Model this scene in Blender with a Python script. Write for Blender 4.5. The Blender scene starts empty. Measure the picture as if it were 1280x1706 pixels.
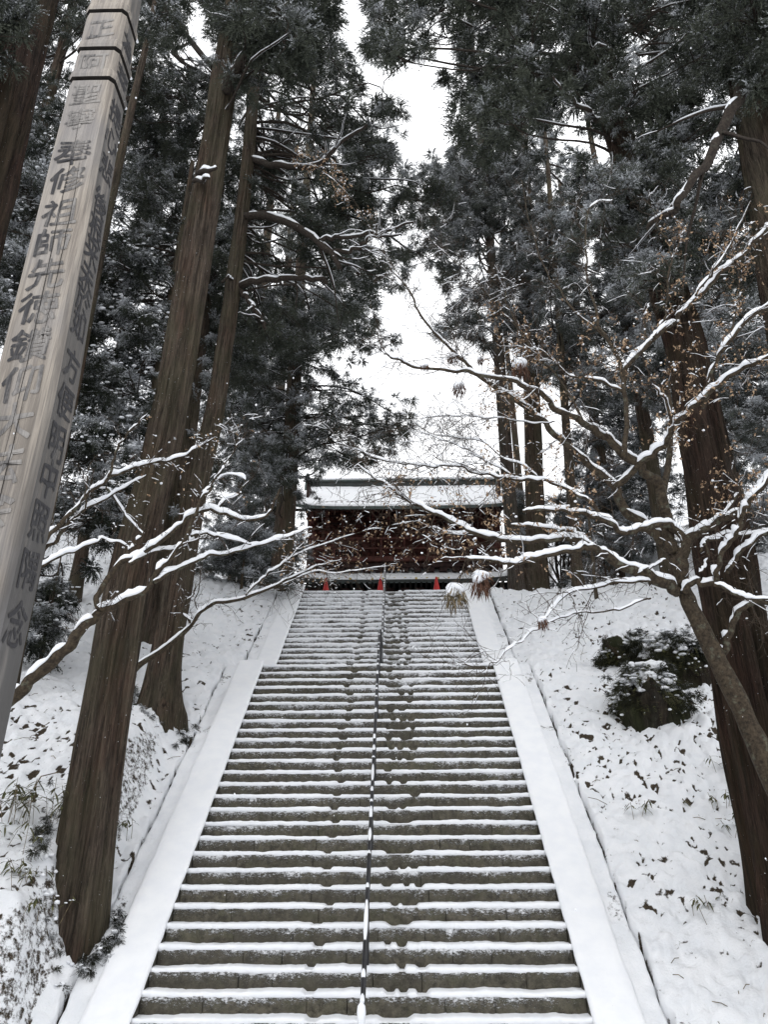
import bpy, math, random
import numpy as np
from mathutils import Vector, Matrix

random.seed(7)
rng = np.random.default_rng(11)
scene = bpy.context.scene
col = scene.collection

# ------------------------------------------------------------------ camera, sky, sun, exposure
F_PX, CX, CY = 1300.0, 640.0, 853.0          # photograph is 1280 x 1706
PITCH, YAW, ROLL = math.radians(27.0), math.radians(0.99), math.radians(-0.12)
CAM = np.array([0.379, 0.0, 1.694])
cam_d = bpy.data.cameras.new('camera')
cam = bpy.data.objects.new('camera', cam_d)
col.objects.link(cam)
cam_d.sensor_fit = 'VERTICAL'
cam_d.sensor_height = 24.0
cam_d.lens = F_PX / 1706.0 * 24.0
cam_d.clip_start, cam_d.clip_end = 0.05, 600.0
ROT = Matrix.Rotation(YAW, 3, 'Z') @ Matrix.Rotation(math.pi / 2 + PITCH, 3, 'X') @ Matrix.Rotation(ROLL, 3, 'Z')
cam.matrix_world = Matrix.Translation(Vector(CAM)) @ ROT.to_4x4()
scene.camera = cam
RM = np.array(ROT)

world = bpy.data.worlds.new('World')
scene.world = world
world.use_nodes = True
wn = world.node_tree
wn.nodes.clear()
sky = wn.nodes.new('ShaderNodeTexSky')
sky.sky_type = 'NISHITA'
sky.sun_disc = False
sky.sun_elevation = math.radians(52)
sky.sun_rotation = math.radians(20)
sky.air_density, sky.dust_density, sky.ozone_density = 1.0, 4.0, 1.0
bw = wn.nodes.new('ShaderNodeRGBToBW')
wn.links.new(sky.outputs[0], bw.inputs[0])
ov = wn.nodes.new('ShaderNodeMix')            # cloud deck: evenly grey-white, a trace of the sky behind
ov.data_type = 'RGBA'
ov.inputs[0].default_value = 0.88
wn.links.new(bw.outputs[0], ov.inputs[6])
ov.inputs[7].default_value = (14.3, 14.5, 14.9, 1)
bg = wn.nodes.new('ShaderNodeBackground')
bg.inputs[1].default_value = 0.1
wo = wn.nodes.new('ShaderNodeOutputWorld')
wn.links.new(ov.outputs[2], bg.inputs[0])
wn.links.new(bg.outputs[0], wo.inputs[0])

sun_d = bpy.data.lights.new('sun', 'SUN')
sun_d.energy = 0.5
sun_d.angle = math.radians(40)
sun_d.color = (1.0, 0.985, 0.96)
sun = bpy.data.objects.new('sun', sun_d)
col.objects.link(sun)
sun.rotation_euler = (math.radians(38), 0, math.radians(-20))

scene.view_settings.view_transform = 'Standard'
scene.view_settings.look = 'None'
scene.view_settings.exposure = 0.16
scene.view_settings.gamma = 1.0
scene.view_settings.use_curve_mapping = False
try:
    scene.cycles.max_bounces = 6
    scene.cycles.diffuse_bounces = 4
    scene.cycles.transparent_max_bounces = 4
except Exception:
    pass

# ------------------------------------------------------------------ helpers: picture geometry
def at(px, py, D):
    """the point of the place seen at photo pixel (px,py), D metres ahead (world y)"""
    d = RM @ np.array([px - CX, CY - py, -F_PX])
    return CAM + d * (D / d[1])

def project(P):
    P = np.asarray(P, float)
    q = (P - CAM) @ RM
    w = np.maximum(-q[..., 2], 1e-3)
    return CX + F_PX * q[..., 0] / w, CY - F_PX * q[..., 1] / w, -q[..., 2]

def inpoly(px, py, poly):
    px, py = np.atleast_1d(px), np.atleast_1d(py)
    r = np.zeros(px.shape, bool)
    n = len(poly)
    j = n - 1
    for i in range(n):
        xi, yi = poly[i]
        xj, yj = poly[j]
        c = ((yi > py) != (yj > py)) & (px < (xj - xi) * (py - yi) / (yj - yi + 1e-9) + xi)
        r ^= c
        j = i
    return r

# ------------------------------------------------------------------ helpers: noise
def _h(ix, iy, iz):
    n = (ix.astype(np.int64) * 374761393 + iy.astype(np.int64) * 668265263 + iz.astype(np.int64) * 2147483647) & 0xffffffff
    n = ((n ^ (n >> 13)) * 1274126177) & 0xffffffff
    n = n ^ (n >> 16)
    return (n & 0xffff) / 65535.0

def vn(x, y, z=0.0):
    x, y, z = np.broadcast_arrays(np.asarray(x, float), np.asarray(y, float), np.asarray(z, float))
    fx, fy, fz = np.floor(x), np.floor(y), np.floor(z)
    u, v, w = x - fx, y - fy, z - fz
    u, v, w = u*u*(3-2*u), v*v*(3-2*v), w*w*(3-2*w)
    r = 0
    for a in (0, 1):
        for b in (0, 1):
            for c in (0, 1):
                r = r + _h(fx+a, fy+b, fz+c) * (u if a else 1-u) * (v if b else 1-v) * (w if c else 1-w)
    return r

def sst(a, b, x):
    t = np.clip((np.asarray(x, float) - a) / (b - a), 0, 1)
    return t*t*(3-2*t)

# ------------------------------------------------------------------ helpers: meshes and objects
class MB:
    def __init__(s):
        s.v, s.f, s.n = [], [], 0
        s.att = []
    def add(s, V, F, mat=0, att=0.0):
        V = np.asarray(V, np.float32).reshape(-1, 3)
        F = np.asarray(F, np.int64)
        s.v.append(V)
        s.f.append((F + s.n, mat))
        s.att.append(np.broadcast_to(np.asarray(att, np.float32), (len(V),)))
        s.n += len(V)
    def box(s, c, size, rz=0.0, mat=0, bev=0.0):
        x, y, z = np.array(size) / 2
        if bev <= 0:
            V = np.array([[a*x, b*y, c_*z] for c_ in (-1, 1) for b in (-1, 1) for a in (-1, 1)])
            Fq = np.array([[0,2,3,1],[4,5,7,6],[0,1,5,4],[2,6,7,3],[0,4,6,2],[1,3,7,5]])
            F3 = None
        else:
            b_ = min(bev, x*.45, y*.45, z*.45)
            pr = np.array([[-x+b_,-y],[x-b_,-y],[x,-y+b_],[x,y-b_],[x-b_,y],[-x+b_,y],[-x,y-b_],[-x,-y+b_]])
            rings = []
            for zz, sc in ((-z, b_), (-z+b_, 0), (z-b_, 0), (z, b_)):
                p = pr.copy()
                p -= np.sign(p) * np.minimum(sc, np.abs(p))
                rings.append(np.column_stack([p, np.full(8, zz)]))
            V = np.vstack(rings)
            Fq = [[r*8+i, r*8+(i+1)%8, (r+1)*8+(i+1)%8, (r+1)*8+i] for r in range(3) for i in range(8)]
            Fq += [[0,7,6,1],[1,6,5,2],[2,5,4,3]]
            o = 24
            Fq += [[o+0,o+1,o+6,o+7],[o+1,o+2,o+5,o+6],[o+2,o+3,o+4,o+5]]
            Fq = np.array(Fq)
        if rz:
            cs, sn = math.cos(rz), math.sin(rz)
            V = np.column_stack([V[:,0]*cs - V[:,1]*sn, V[:,0]*sn + V[:,1]*cs, V[:,2]])
        s.add(V + np.array(c), Fq, mat)
    def grid(s, V, mat=0, att=0.0, close=False):
        """V: (rows, cols, 3)"""
        r, c = V.shape[:2]
        i = np.arange(r-1)[:, None]*c
        j = np.arange(c if close else c-1)[None, :]
        j2 = (j+1) % c
        F = np.stack([i+j, i+j2, i+c+j2, i+c+j], -1).reshape(-1, 4)
        a = att if np.isscalar(att) else np.asarray(att).reshape(-1)
        s.add(V.reshape(-1, 3), F, mat, a)
    def tube(s, P, R, seg=8, mat=0, cap=True, ridge=None):
        P = np.asarray(P, float)
        R = np.broadcast_to(np.asarray(R, float), (len(P),))
        T = np.gradient(P, axis=0)
        T /= np.linalg.norm(T, axis=1)[:, None] + 1e-9
        ref = np.array([0, 1.0, 0]) if abs(T[:, 2]).mean() > .7 else np.array([0, 0, 1.0])
        A = np.cross(T, ref)
        A /= np.linalg.norm(A, axis=1)[:, None] + 1e-9
        B = np.cross(T, A)
        th = np.linspace(0, 2*np.pi, seg, endpoint=False)
        rr = R[:, None] * np.ones(seg)[None]
        if ridge is not None:
            rr = rr * ridge(th[None, :], P[:, 2][:, None])
        V = P[:, None] + rr[..., None]*(np.cos(th)[None, :, None]*A[:, None] + np.sin(th)[None, :, None]*B[:, None])
        s.grid(V, mat, close=True)
        if cap:
            n0 = s.n
            s.add(P[[0, -1]], np.zeros((0, 3), int), mat)
            b0 = n0 - len(P)*seg
            k = np.arange(seg)
            F1 = np.column_stack([np.full(seg, n0), b0 + (k+1) % seg, b0 + k])
            e0 = n0 - seg
            F2 = np.column_stack([np.full(seg, n0+1), e0 + k, e0 + (k+1) % seg])
            s.f.append((np.vstack([F1, F2]), mat))
    def build(s, name, mats, parent=None, smooth=True, att=None):
        if not isinstance(mats, (list, tuple)):
            mats = [mats]
        me = bpy.data.meshes.new(name)
        V = np.vstack(s.v).astype(np.float32)
        loops, sizes, mi = [], [], []
        for F, m in s.f:
            if len(F) == 0:
                continue
            loops.append(F.reshape(-1))
            sizes.append(np.full(len(F), F.shape[1]))
            mi.append(np.full(len(F), m))
        loops = np.concatenate(loops).astype(np.int32)
        sizes = np.concatenate(sizes).astype(np.int32)
        mi = np.concatenate(mi).astype(np.int32)
        me.vertices.add(len(V))
        me.vertices.foreach_set('co', V.reshape(-1))
        me.loops.add(len(loops))
        me.loops.foreach_set('vertex_index', loops)
        me.polygons.add(len(sizes))
        st = np.concatenate([[0], np.cumsum(sizes)[:-1]]).astype(np.int32)
        me.polygons.foreach_set('loop_start', st)
        me.polygons.foreach_set('loop_total', sizes)
        me.polygons.foreach_set('material_index', mi)
        me.polygons.foreach_set('use_smooth', np.full(len(sizes), smooth))
        if att:
            a = me.attributes.new(att, 'FLOAT', 'POINT')
            a.data.foreach_set('value', np.concatenate(s.att).astype(np.float32))
        for m in mats:
            me.materials.append(m)
        me.update(calc_edges=True)
        me.validate()
        o = bpy.data.objects.new(name, me)
        col.objects.link(o)
        if parent is not None:
            o.parent = parent
            o.matrix_parent_inverse = parent_inv(parent)
        return o

def parent_inv(p):
    if p.type == 'EMPTY':
        return Matrix.Translation(p.location).inverted()
    return Matrix.Identity(4)

def tag(o, label=None, cat=None, group=None, kind=None):
    if label: o['label'] = label
    if cat: o['category'] = cat
    if group: o['group'] = group
    if kind: o['kind'] = kind
    return o

def thing(name, loc, label, cat, group=None):
    o = bpy.data.objects.new(name, None)
    o.empty_display_size = 0.3
    col.objects.link(o)
    o.location = Vector([float(c) for c in loc])
    return tag(o, label, cat, group)

# ------------------------------------------------------------------ materials
class NT:
    def __init__(s, name):
        s.m = bpy.data.materials.new(name)
        s.m.use_nodes = True
        s.t = s.m.node_tree
        s.t.nodes.clear()
        s.out = s.t.nodes.new('ShaderNodeOutputMaterial')
        s.b = s.t.nodes.new('ShaderNodeBsdfPrincipled')
        s.t.links.new(s.b.outputs[0], s.out.inputs[0])
    def link(s, a, b):
        if hasattr(a, 'is_output') or isinstance(a, bpy.types.NodeSocket):
            s.t.links.new(a, b)
        else:
            b.default_value = a
    def noise(s, vec, scale, detail=4, rough=.55, dist=0.0):
        n = s.t.nodes.new('ShaderNodeTexNoise')
        s.link(vec, n.inputs['Vector'])
        n.inputs['Scale'].default_value = scale
        n.inputs['Detail'].default_value = detail
        n.inputs['Roughness'].default_value = rough
        n.inputs['Distortion'].default_value = dist
        return n.outputs[0]
    def mapv(s, vec, sc):
        n = s.t.nodes.new('ShaderNodeVectorMath')
        n.operation = 'MULTIPLY'
        s.link(vec, n.inputs[0])
        n.inputs[1].default_value = sc
        return n.outputs[0]
    def coord(s, k='Object'):
        n = s.t.nodes.new('ShaderNodeTexCoord')
        return n.outputs[k]
    def geo(s, k='Position'):
        n = s.t.nodes.new('ShaderNodeNewGeometry')
        return n.outputs[k]
    def sep(s, v, k):
        n = s.t.nodes.new('ShaderNodeSeparateXYZ')
        s.link(v, n.inputs[0])
        return n.outputs[k]
    def attr(s, name):
        n = s.t.nodes.new('ShaderNodeAttribute')
        n.attribute_name = name
        return n.outputs['Fac']
    def math(s, op, a, b=0.0, clamp=False):
        n = s.t.nodes.new('ShaderNodeMath')
        n.operation = op
        n.use_clamp = clamp
        s.link(a, n.inputs[0])
        s.link(b, n.inputs[1])
        return n.outputs[0]
    def ramp(s, f, a, b, lo=0.0, hi=1.0):
        n = s.t.nodes.new('ShaderNodeMapRange')
        n.interpolation_type = 'SMOOTHSTEP'
        s.link(f, n.inputs[0])
        n.inputs[1].default_value = a
        n.inputs[2].default_value = b
        n.inputs[3].default_value = lo
        n.inputs[4].default_value = hi
        return n.outputs[0]
    def mix(s, f, a, b):
        n = s.t.nodes.new('ShaderNodeMix')
        n.data_type = 'RGBA'
        s.link(f, n.inputs[0])
        for v, i in ((a, 6), (b, 7)):
            if isinstance(v, (tuple, list)):
                n.inputs[i].default_value = (*v[:3], 1)
            else:
                s.link(v, n.inputs[i])
        return n.outputs[2]
    def vor(s, vec, scale, feat='F1'):
        n = s.t.nodes.new('ShaderNodeTexVoronoi')
        n.feature = feat
        s.link(vec, n.inputs['Vector'])
        n.inputs['Scale'].default_value = scale
        return n.outputs['Distance']
    def fin(s, color, rough=.8, bump=None, bstr=.3, bdist=.01, spec=.3, metal=0.0):
        if isinstance(color, (tuple, list)):
            s.b.inputs['Base Color'].default_value = (*color[:3], 1)
        else:
            s.link(color, s.b.inputs['Base Color'])
        s.link(rough, s.b.inputs['Roughness'])
        s.b.inputs['Specular IOR Level'].default_value = spec
        s.b.inputs['Metallic'].default_value = metal
        if bump is not None:
            n = s.t.nodes.new('ShaderNodeBump')
            n.inputs['Strength'].default_value = bstr
            n.inputs['Distance'].default_value = bdist
            s.link(bump, n.inputs['Height'])
            s.t.links.new(n.outputs[0], s.b.inputs['Normal'])
        return s.m

SNOW = (.86, .875, .90)

def m_snow(name='snow', lump=18.0, bstr=.5):
    t = NT(name)
    p = t.geo()
    n1 = t.noise(p, lump, 5, .6)
    n2 = t.noise(p, 120, 3, .6)
    h = t.math('ADD', n1, t.math('MULTIPLY', n2, .25))
    c = t.mix(t.ramp(t.noise(p, 3.0, 4), .3, .7), (.81, .83, .865), (.88, .89, .91))
    return t.fin(c, .65, h, bstr, .012, .25)
M_snow = m_snow()
M_snow_fine = m_snow('fine_snow', 45.0, .35)

def m_bank():
    t = NT('snowy_leaf_litter')
    p = t.geo()
    a = t.attr('bare')
    n = t.noise(p, 38, 6, .7)
    n2 = t.noise(p, 110, 4, .7)
    nn = t.math('ADD', t.math('ADD', t.math('MULTIPLY', n, .30), t.math('MULTIPLY', n2, .15)), t.math('MULTIPLY', t.noise(p, 12, 5, .65), .55))
    f = t.ramp(t.math('ADD', a, t.math('MULTIPLY', t.math('SUBTRACT', nn, .5), 1.6)), .41, .60)
    lit = t.mix(t.ramp(t.noise(p, 60, 4, .7), .35, .7), (.018, .014, .010), (.085, .062, .038))
    sn = t.mix(t.ramp(t.noise(p, 4, 4), .3, .7), (.80, .82, .85), (.88, .89, .91))
    c = t.mix(f, sn, lit)
    n3 = t.noise(p, 13, 3, .5)
    h = t.math('SUBTRACT', t.math('ADD', t.math('ADD', n, t.math('MULTIPLY', n3, .7)), t.math('MULTIPLY', n2, .3)), t.math('MULTIPLY', f, .6))
    return t.fin(c, .75, h, .6, .026, .2)
M_bank = m_bank()

def m_soil():
    t = NT('dark_wet_soil')
    p = t.geo()
    n = t.noise(p, 40, 5, .65)
    return t.fin(t.mix(n, (.012, .010, .008), (.05, .04, .03)), .9, n, .8, .03)
M_soil = m_soil()

def m_stone():
    t = NT('mossy_step_stone')
    p = t.geo()
    o = t.attr('tone')
    n = t.noise(p, 14, 6, .65)
    fine = t.noise(p, 130, 4, .7)
    c = t.mix(t.ramp(t.math('ADD', t.math('MULTIPLY', n, .65), t.math('MULTIPLY', t.noise(p, 48, 5, .7), .35)), .36, .64), (.016, .014, .010), (.125, .112, .082))
    c = t.mix(t.math('MULTIPLY', t.ramp(t.noise(p, 5, 5, .7), .46, .7), .6), c, (.072, .074, .038))
    c = t.mix(t.math('MULTIPLY', o, .6), c, (.034, .031, .025))
    c = t.mix(t.math('MULTIPLY', t.ramp(fine, .35, .75), .4), c, (.17, .155, .125))
    # snow blown against the riser: a ragged fringe under the tread above, specks below
    g = t.sep(t.coord('Generated'), 2)
    up = t.ramp(t.sep(p, 2), 4.6, 8.2)
    pv = t.mapv(p, (1.0, 1.0, 1.9))
    st = t.noise(t.mapv(p, (.75, 1, 1.7)), 30, 7, .8)
    st2 = t.noise(t.mapv(p, (.8, 1, 2.4)), 85, 5, .75)
    lo = t.noise(t.mapv(p, (1.0, 0, .9)), 4.5, 5, .7)
    lo2 = t.noise(t.mapv(p, (.45, 0, 1.0)), 1.6, 3, .6)
    k = t.math('ADD', t.math('MULTIPLY', t.math('SUBTRACT', t.math('ADD', t.math('MULTIPLY', st, .55), t.math('MULTIPLY', st2, .45)), .5), 1.75), .5)
    reg = t.math('ADD', t.math('MULTIPLY', t.math('SUBTRACT', lo, .5), .55), t.math('MULTIPLY', t.math('SUBTRACT', lo2, .5), .55))
    thr = t.math('ADD', t.math('ADD', t.math('MULTIPLY', t.math('SUBTRACT', g, .86), .62), reg), t.math('MULTIPLY', up, .11))
    q = t.math('ADD', k, thr)
    f = t.ramp(q, .52, .60)
    dust = t.math('MULTIPLY', t.ramp(q, .30, .62), .07)
    c = t.mix(dust, c, (.6, .61, .62))
    c = t.mix(t.math('MULTIPLY', f, .93), c, (.80, .81, .83))
    h = t.math('ADD', t.math('ADD', n, t.math('MULTIPLY', fine, .35)), t.math('MULTIPLY', f, .7))
    return t.fin(c, .85, h, .9, .016, .25)
M_stone = m_stone()

def m_bark(name, c1, c2, moss, mossamt=.5, snowamt=.5, sx=26):
    t = NT(name)
    p = t.geo()
    pv = t.mapv(p, (1.0, 1.0, .07))
    n = t.noise(pv, sx, 6, .65, .4)
    n2 = t.noise(t.mapv(p, (1, 1, .16)), sx*2.6, 5, .7)
    big = t.noise(t.mapv(p, (1, 1, .5)), 1.6, 4, .6)
    c = t.mix(t.ramp(n, .3, .7), c1, c2)
    c = t.mix(t.math('MULTIPLY', t.ramp(n2, .5, .8), .55), c, tuple(x*2.2 for x in c2))
    red = t.ramp(t.noise(t.mapv(p, (1.3, 1.3, .35)), 1.9, 4, .65), .45, .62)
    c = t.mix(t.math('MULTIPLY', red, .40), c, t.mix(t.ramp(n, .3, .75), (.016, .008, .006), (c2[0]*1.15, c2[1]*.72, c2[2]*.62)))
    strip = t.noise(t.mapv(p, (1, 1, .03)), 15, 5, .7, .8)
    c = t.mix(t.math('MULTIPLY', t.ramp(strip, .56, .68), .45), c, (c2[0]*1.8, c2[1]*1.8, c2[2]*1.75))
    c = t.mix(t.math('MULTIPLY', t.ramp(strip, .44, .34), .55), c, (.014, .011, .009))
    c = t.mix(t.math('MULTIPLY', t.ramp(t.math('ADD', big, t.math('MULTIPLY', n2, .25)), .52, .75), mossamt), c, moss)
    # flakes blown onto the bark
    fl = t.noise(p, 34, 3, .7)
    fl2 = t.noise(p, 2.2, 3)
    f = t.ramp(t.math('ADD', fl, t.math('MULTIPLY', t.math('SUBTRACT', fl2, .5), .25)), .735 - .035*snowamt, .765 - .035*snowamt)
    c = t.mix(t.math('MULTIPLY', f, .85), c, (.78, .79, .81))
    h = t.math('ADD', t.math('ADD', t.math('ADD', n, t.math('MULTIPLY', strip, 1.2)), t.math('MULTIPLY', n2, .5)), t.math('MULTIPLY', f, .4))
    return t.fin(c, .9, h, 1.0, .09, .15)
M_bark = m_bark('cedar_bark', (.030, .024, .019), (.145, .112, .086), (.098, .092, .056), .5, .9)
M_bark_red = m_bark('red_cedar_bark', (.014, .010, .008), (.070, .046, .035), (.050, .045, .022), .35, .9)
M_bark_moss = m_bark('mossy_cedar_bark', (.030, .024, .019), (.140, .112, .085), (.100, .095, .058), .5, .8)
M_bark_grey = m_bark('grey_bark', (.030, .025, .021), (.13, .112, .094), (.07, .07, .05), .4, 1.2, 34)

def m_branch(name, c1, c2, lich=.5):
    t = NT(name)
    p = t.geo()
    n = t.noise(p, 30, 5, .65)
    n2 = t.noise(p, 12, 4, .6)
    c = t.mix(t.ramp(n, .3, .7), c1, c2)
    c = t.mix(t.math('MULTIPLY', t.ramp(n2, .56, .66), lich), c, (.15, .16, .12))
    return t.fin(c, .85, n, .6, .008, .2)
M_branch = m_branch('lichened_branch', (.020, .015, .011), (.072, .055, .036), .4)
M_twig = m_branch('twig_bark', (.028, .020, .015), (.085, .062, .045), .1)
M_limb = m_branch('dark_limb', (.014, .011, .009), (.048, .037, .029), .12)

def m_foliage(name, c1, c2, snow):
    t = NT(name)
    p = t.geo()
    def inst(nm, typ):
        n = t.t.nodes.new('ShaderNodeAttribute')
        n.attribute_type = typ
        n.attribute_name = nm
        return n.outputs['Fac']
    a = inst('snow', 'INSTANCER')
    top = inst('top', 'GEOMETRY')
    n = t.noise(p, 9, 4, .6)
    n2 = t.noise(p, 1.6, 3, .5)
    c = t.mix(t.ramp(t.math('ADD', t.math('MULTIPLY', n, .5), t.math('MULTIPLY', n2, .5)), .38, .62), c1, c2)
    nz = t.sep(t.geo('Normal'), 2)
    sf = t.noise(p, 30, 4, .7)
    patch = t.noise(p, 2.4, 4, .6)
    q = t.math('ADD', t.math('MULTIPLY', nz, .16), t.math('MULTIPLY', t.math('SUBTRACT', sf, .5), .9))
    q = t.math('ADD', q, t.math('MULTIPLY', top, .48))
    q = t.math('ADD', q, t.math('MULTIPLY', t.math('SUBTRACT', patch, .5), 1.3))
    q = t.math('ADD', q, t.math('SUBTRACT', a, .5))
    f = t.ramp(q, .20 - snow*.5, .72 - snow*.5)
    c = t.mix(t.math('MULTIPLY', f, .88), c, (.64, .66, .69))
    return t.fin(c, .75, None, spec=.2)
M_fol = m_foliage('cedar_needles', (.025, .030, .023), (.080, .089, .066), .68)
M_fol_dark = m_foliage('dark_fern_tufts', (.012, .013, .008), (.042, .044, .024), .40)
M_fol_far = m_foliage('distant_cedar_needles', (.033, .038, .033), (.088, .096, .080), .78)
M_fol_snowy = m_foliage('snowy_cypress_sprays', (.012, .016, .012), (.038, .044, .028), .74)

def m_simple(name, c, rough=.6, var=.25, sc=20, bstr=.2, spec=.3, metal=0.0):
    t = NT(name)
    p = t.geo()
    n = t.noise(p, sc, 5, .6)
    cc = t.mix(t.ramp(n, .3, .7), tuple(x*(1-var) for x in c), tuple(min(1, x*(1+var)) for x in c))
    return t.fin(cc, rough, n, bstr, .004, spec, metal)
M_metal = m_simple('black_metal', (.008, .008, .010), .35, .3, 30, .1, .5)
M_red = m_simple('red_plastic', (.42, .020, .018), .45, .15, 8, .05, .4)
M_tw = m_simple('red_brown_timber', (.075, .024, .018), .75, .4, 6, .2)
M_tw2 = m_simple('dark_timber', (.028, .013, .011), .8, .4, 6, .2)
M_black = m_simple('black_board', (.010, .011, .010), .8, .3, 6)  # near-black boards, rafters and window panels of the gate
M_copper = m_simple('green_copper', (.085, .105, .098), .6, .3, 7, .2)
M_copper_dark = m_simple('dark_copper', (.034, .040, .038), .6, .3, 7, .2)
M_gold = m_simple('ochre_end_paint', (.55, .40, .13), .5, .15, 9)
M_rock = m_bark('mossy_rock', (.012, .011, .009), (.05, .044, .034), (.035, .042, .016), .6, .3, 8)
def m_leaf(name, c1, c2):
    t = NT(name)
    p = t.geo()
    n = t.noise(p, 22, 3, .6)
    return t.fin(t.mix(t.ramp(n, .35, .65), c1, c2), .75, None, spec=.2)
M_leaf = m_leaf('dry_maple_leaf', (.15, .085, .048), (.50, .36, .235))
M_seed = m_leaf('dead_brown_leaf', (.05, .022, .015), (.13, .07, .045))
M_sasa = m_leaf('bamboo_grass_leaf', (.035, .042, .016), (.13, .125, .055))
M_straw = m_leaf('withered_grass', (.06, .05, .03), (.22, .17, .10))

def m_pole():
    t = NT('weathered_cypress')
    p = t.coord('Object')
    n = t.noise(t.mapv(p, (1, 1, .035)), 34, 6, .65, .3)
    n2 = t.noise(t.mapv(p, (1, 1, .02)), 110, 4, .6)
    big = t.noise(t.mapv(p, (1, 1, .25)), 2.2, 4, .6)
    c = t.mix(t.ramp(n, .3, .72), (.22, .192, .166), (.46, .408, .346))
    c = t.mix(t.math('MULTIPLY', t.ramp(n2, .50, .72), .6), c, (.15, .135, .125))
    # rain-greyed streaks, darker towards the foot
    z = t.sep(p, 2)
    wet = t.math('MULTIPLY', t.ramp(z, 5.6, 3.0), t.ramp(t.noise(t.mapv(p, (1, 1, .06)), 7, 4, .6), .34, .6))
    c = t.mix(t.math('MULTIPLY', wet, .85), c, (.05, .047, .045))
    c = t.mix(t.math('MULTIPLY', t.ramp(big, .46, .66), .6), c, (.25, .243, .247))
    sd = t.ramp(t.sep(t.geo('True Normal'), 0), .5, .95)           # side face patchily darker and greyer than the front
    c = t.mix(t.math('MULTIPLY', t.math('MULTIPLY', sd, t.ramp(t.noise(t.mapv(p, (1, 1, .12)), 9, 4, .6), .25, .55)), .88), c, (.095, .092, .090))
    return t.fin(c, .85, t.math('ADD', n, n2), .45, .006, .2)
M_pole = m_pole()

def m_ink(name, fade, side=False):
    """brush ink weathered away along the grain, most on the side the rain reaches"""
    t = NT(name)
    p = t.coord('Object')
    n = t.noise(t.mapv(p, (1, 1, .045)), 42, 6, .7, .3)
    n2 = t.noise(p, 6, 4, .65)
    q = t.math('ADD', t.math('MULTIPLY', n, .6), t.math('MULTIPLY', n2, .4))
    if not side:
        q = t.math('ADD', q, t.ramp(t.sep(p, 0), -2.08, -1.84, -.05, .12))
    f = t.ramp(q, fade - .14, fade + .16)
    c = t.mix(t.math('MULTIPLY', f, .93), (.050, .049, .052), (.33, .31, .29))
    return t.fin(c, .8, n, .3, .003, .2)
M_ink = m_ink('brush_ink', .57)
M_ink_side = m_ink('sheltered_brush_ink', .66, True)
M_ink_faded = m_ink('faded_brush_ink', .43)
M_crack_shade = m_simple('wood_crack_and_groove_shade', (.02, .017, .015), .9)  # drying cracks, and the shade painted into the ring grooves

# ------------------------------------------------------------------ the lie of the land
SW = 2.2                                # half width of the stair
L0Y, L0Z, LH, LD = 8.79, 0.785, 0.1962, 0.2226      # lower flight: nosing of step 0 (snow top)
U0Y, U0Z, UH, UD = 16.396, 6.512, 0.2023, 0.2486    # upper flight
LTOP = L0Z + 26*LH
UTOP = U0Z + 15*UH
LTY, UTY = L0Y + 26*LD, U0Y + 15*UD
U_FOOT = U0Y - 2*UD

def prof(y):
    return np.interp(y, [-60, 7.9, LTY, U_FOOT - .25, UTY, 90], [0, 0, LTOP, LTOP + .05, UTOP, UTOP])

def H(x, y):
    x, y = np.broadcast_arrays(np.asarray(x, float), np.asarray(y, float))
    ps = (prof(y - .7) + prof(y) + prof(y + .7)) / 3
    s = np.abs(x) - 2.95
    w = sst(0, 1.2, s)
    z = prof(y)*(1 - w) + ps*w
    r = (x > 0)
    sp = np.clip(s, 0, None)
    up = np.clip(y - 20.5, 0, 30)
    zr = .05*sp + .16*np.clip(sp - 3.2, 0, None) + up*.52*sst(3.0, 7.0, sp)
    lowmask = sst(9.5, 12.5, y)
    zl = (.10 + .20*lowmask)*sp + .12*np.clip(sp - 5, 0, None) + up*.40*sst(2.6, 6.5, sp)
    mound = sst(.10, .55, s) * sst(7.85, 8.7, y) * (1 - sst(10.5, 13.5, y))
    zl = zl + .92*mound + .35*sst(.0, .8, s)*(1 - sst(7.6, 9.2, y))*sst(5.5, 7.4, y)
    return z + np.where(r, zr, zl)

def ground(px, py, d0=5.0, d1=70.0):
    ds = np.arange(d0, d1, .05)
    P = np.array([at(px, py, d) for d in ds])
    h = H(P[:, 0], P[:, 1])
    i = np.where(P[:, 2] <= h)[0]
    k = i[0] if len(i) else len(ds) - 1
    return P[k]

# coarse land everywhere, a little under the fine pieces
def land():
    xs = np.concatenate([np.linspace(-160, -30, 14), np.linspace(-28, 28, 75), np.linspace(30, 160, 14)])
    ys = np.concatenate([np.linspace(-60, -2, 12), np.linspace(0, 44, 90), np.linspace(48, 200, 20)])
    X, Y = np.meshgrid(xs, ys)
    Z = H(X, Y)
    Z += (vn(X*.5, Y*.5) - .5)*.5*sst(3, 7, np.abs(X))
    fine = (np.abs(X) < 11.3) & (Y > 4.3) & (Y < 26)
    Z = Z - np.where(fine, .55, .04)
    Z = np.where((np.abs(X) < 4) & (Y > 4) & (Y < 23), Z - .35, Z)
    b = MB()
    nb = vn(X*.9, Y*.9, 3)
    b.grid(np.stack([X, Y, Z], -1), att=(sst(.45, .75, nb)*.45 + .12).reshape(-1))
    tag(b.build('ground', M_bank, att='bare'), kind='structure')
land()

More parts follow.
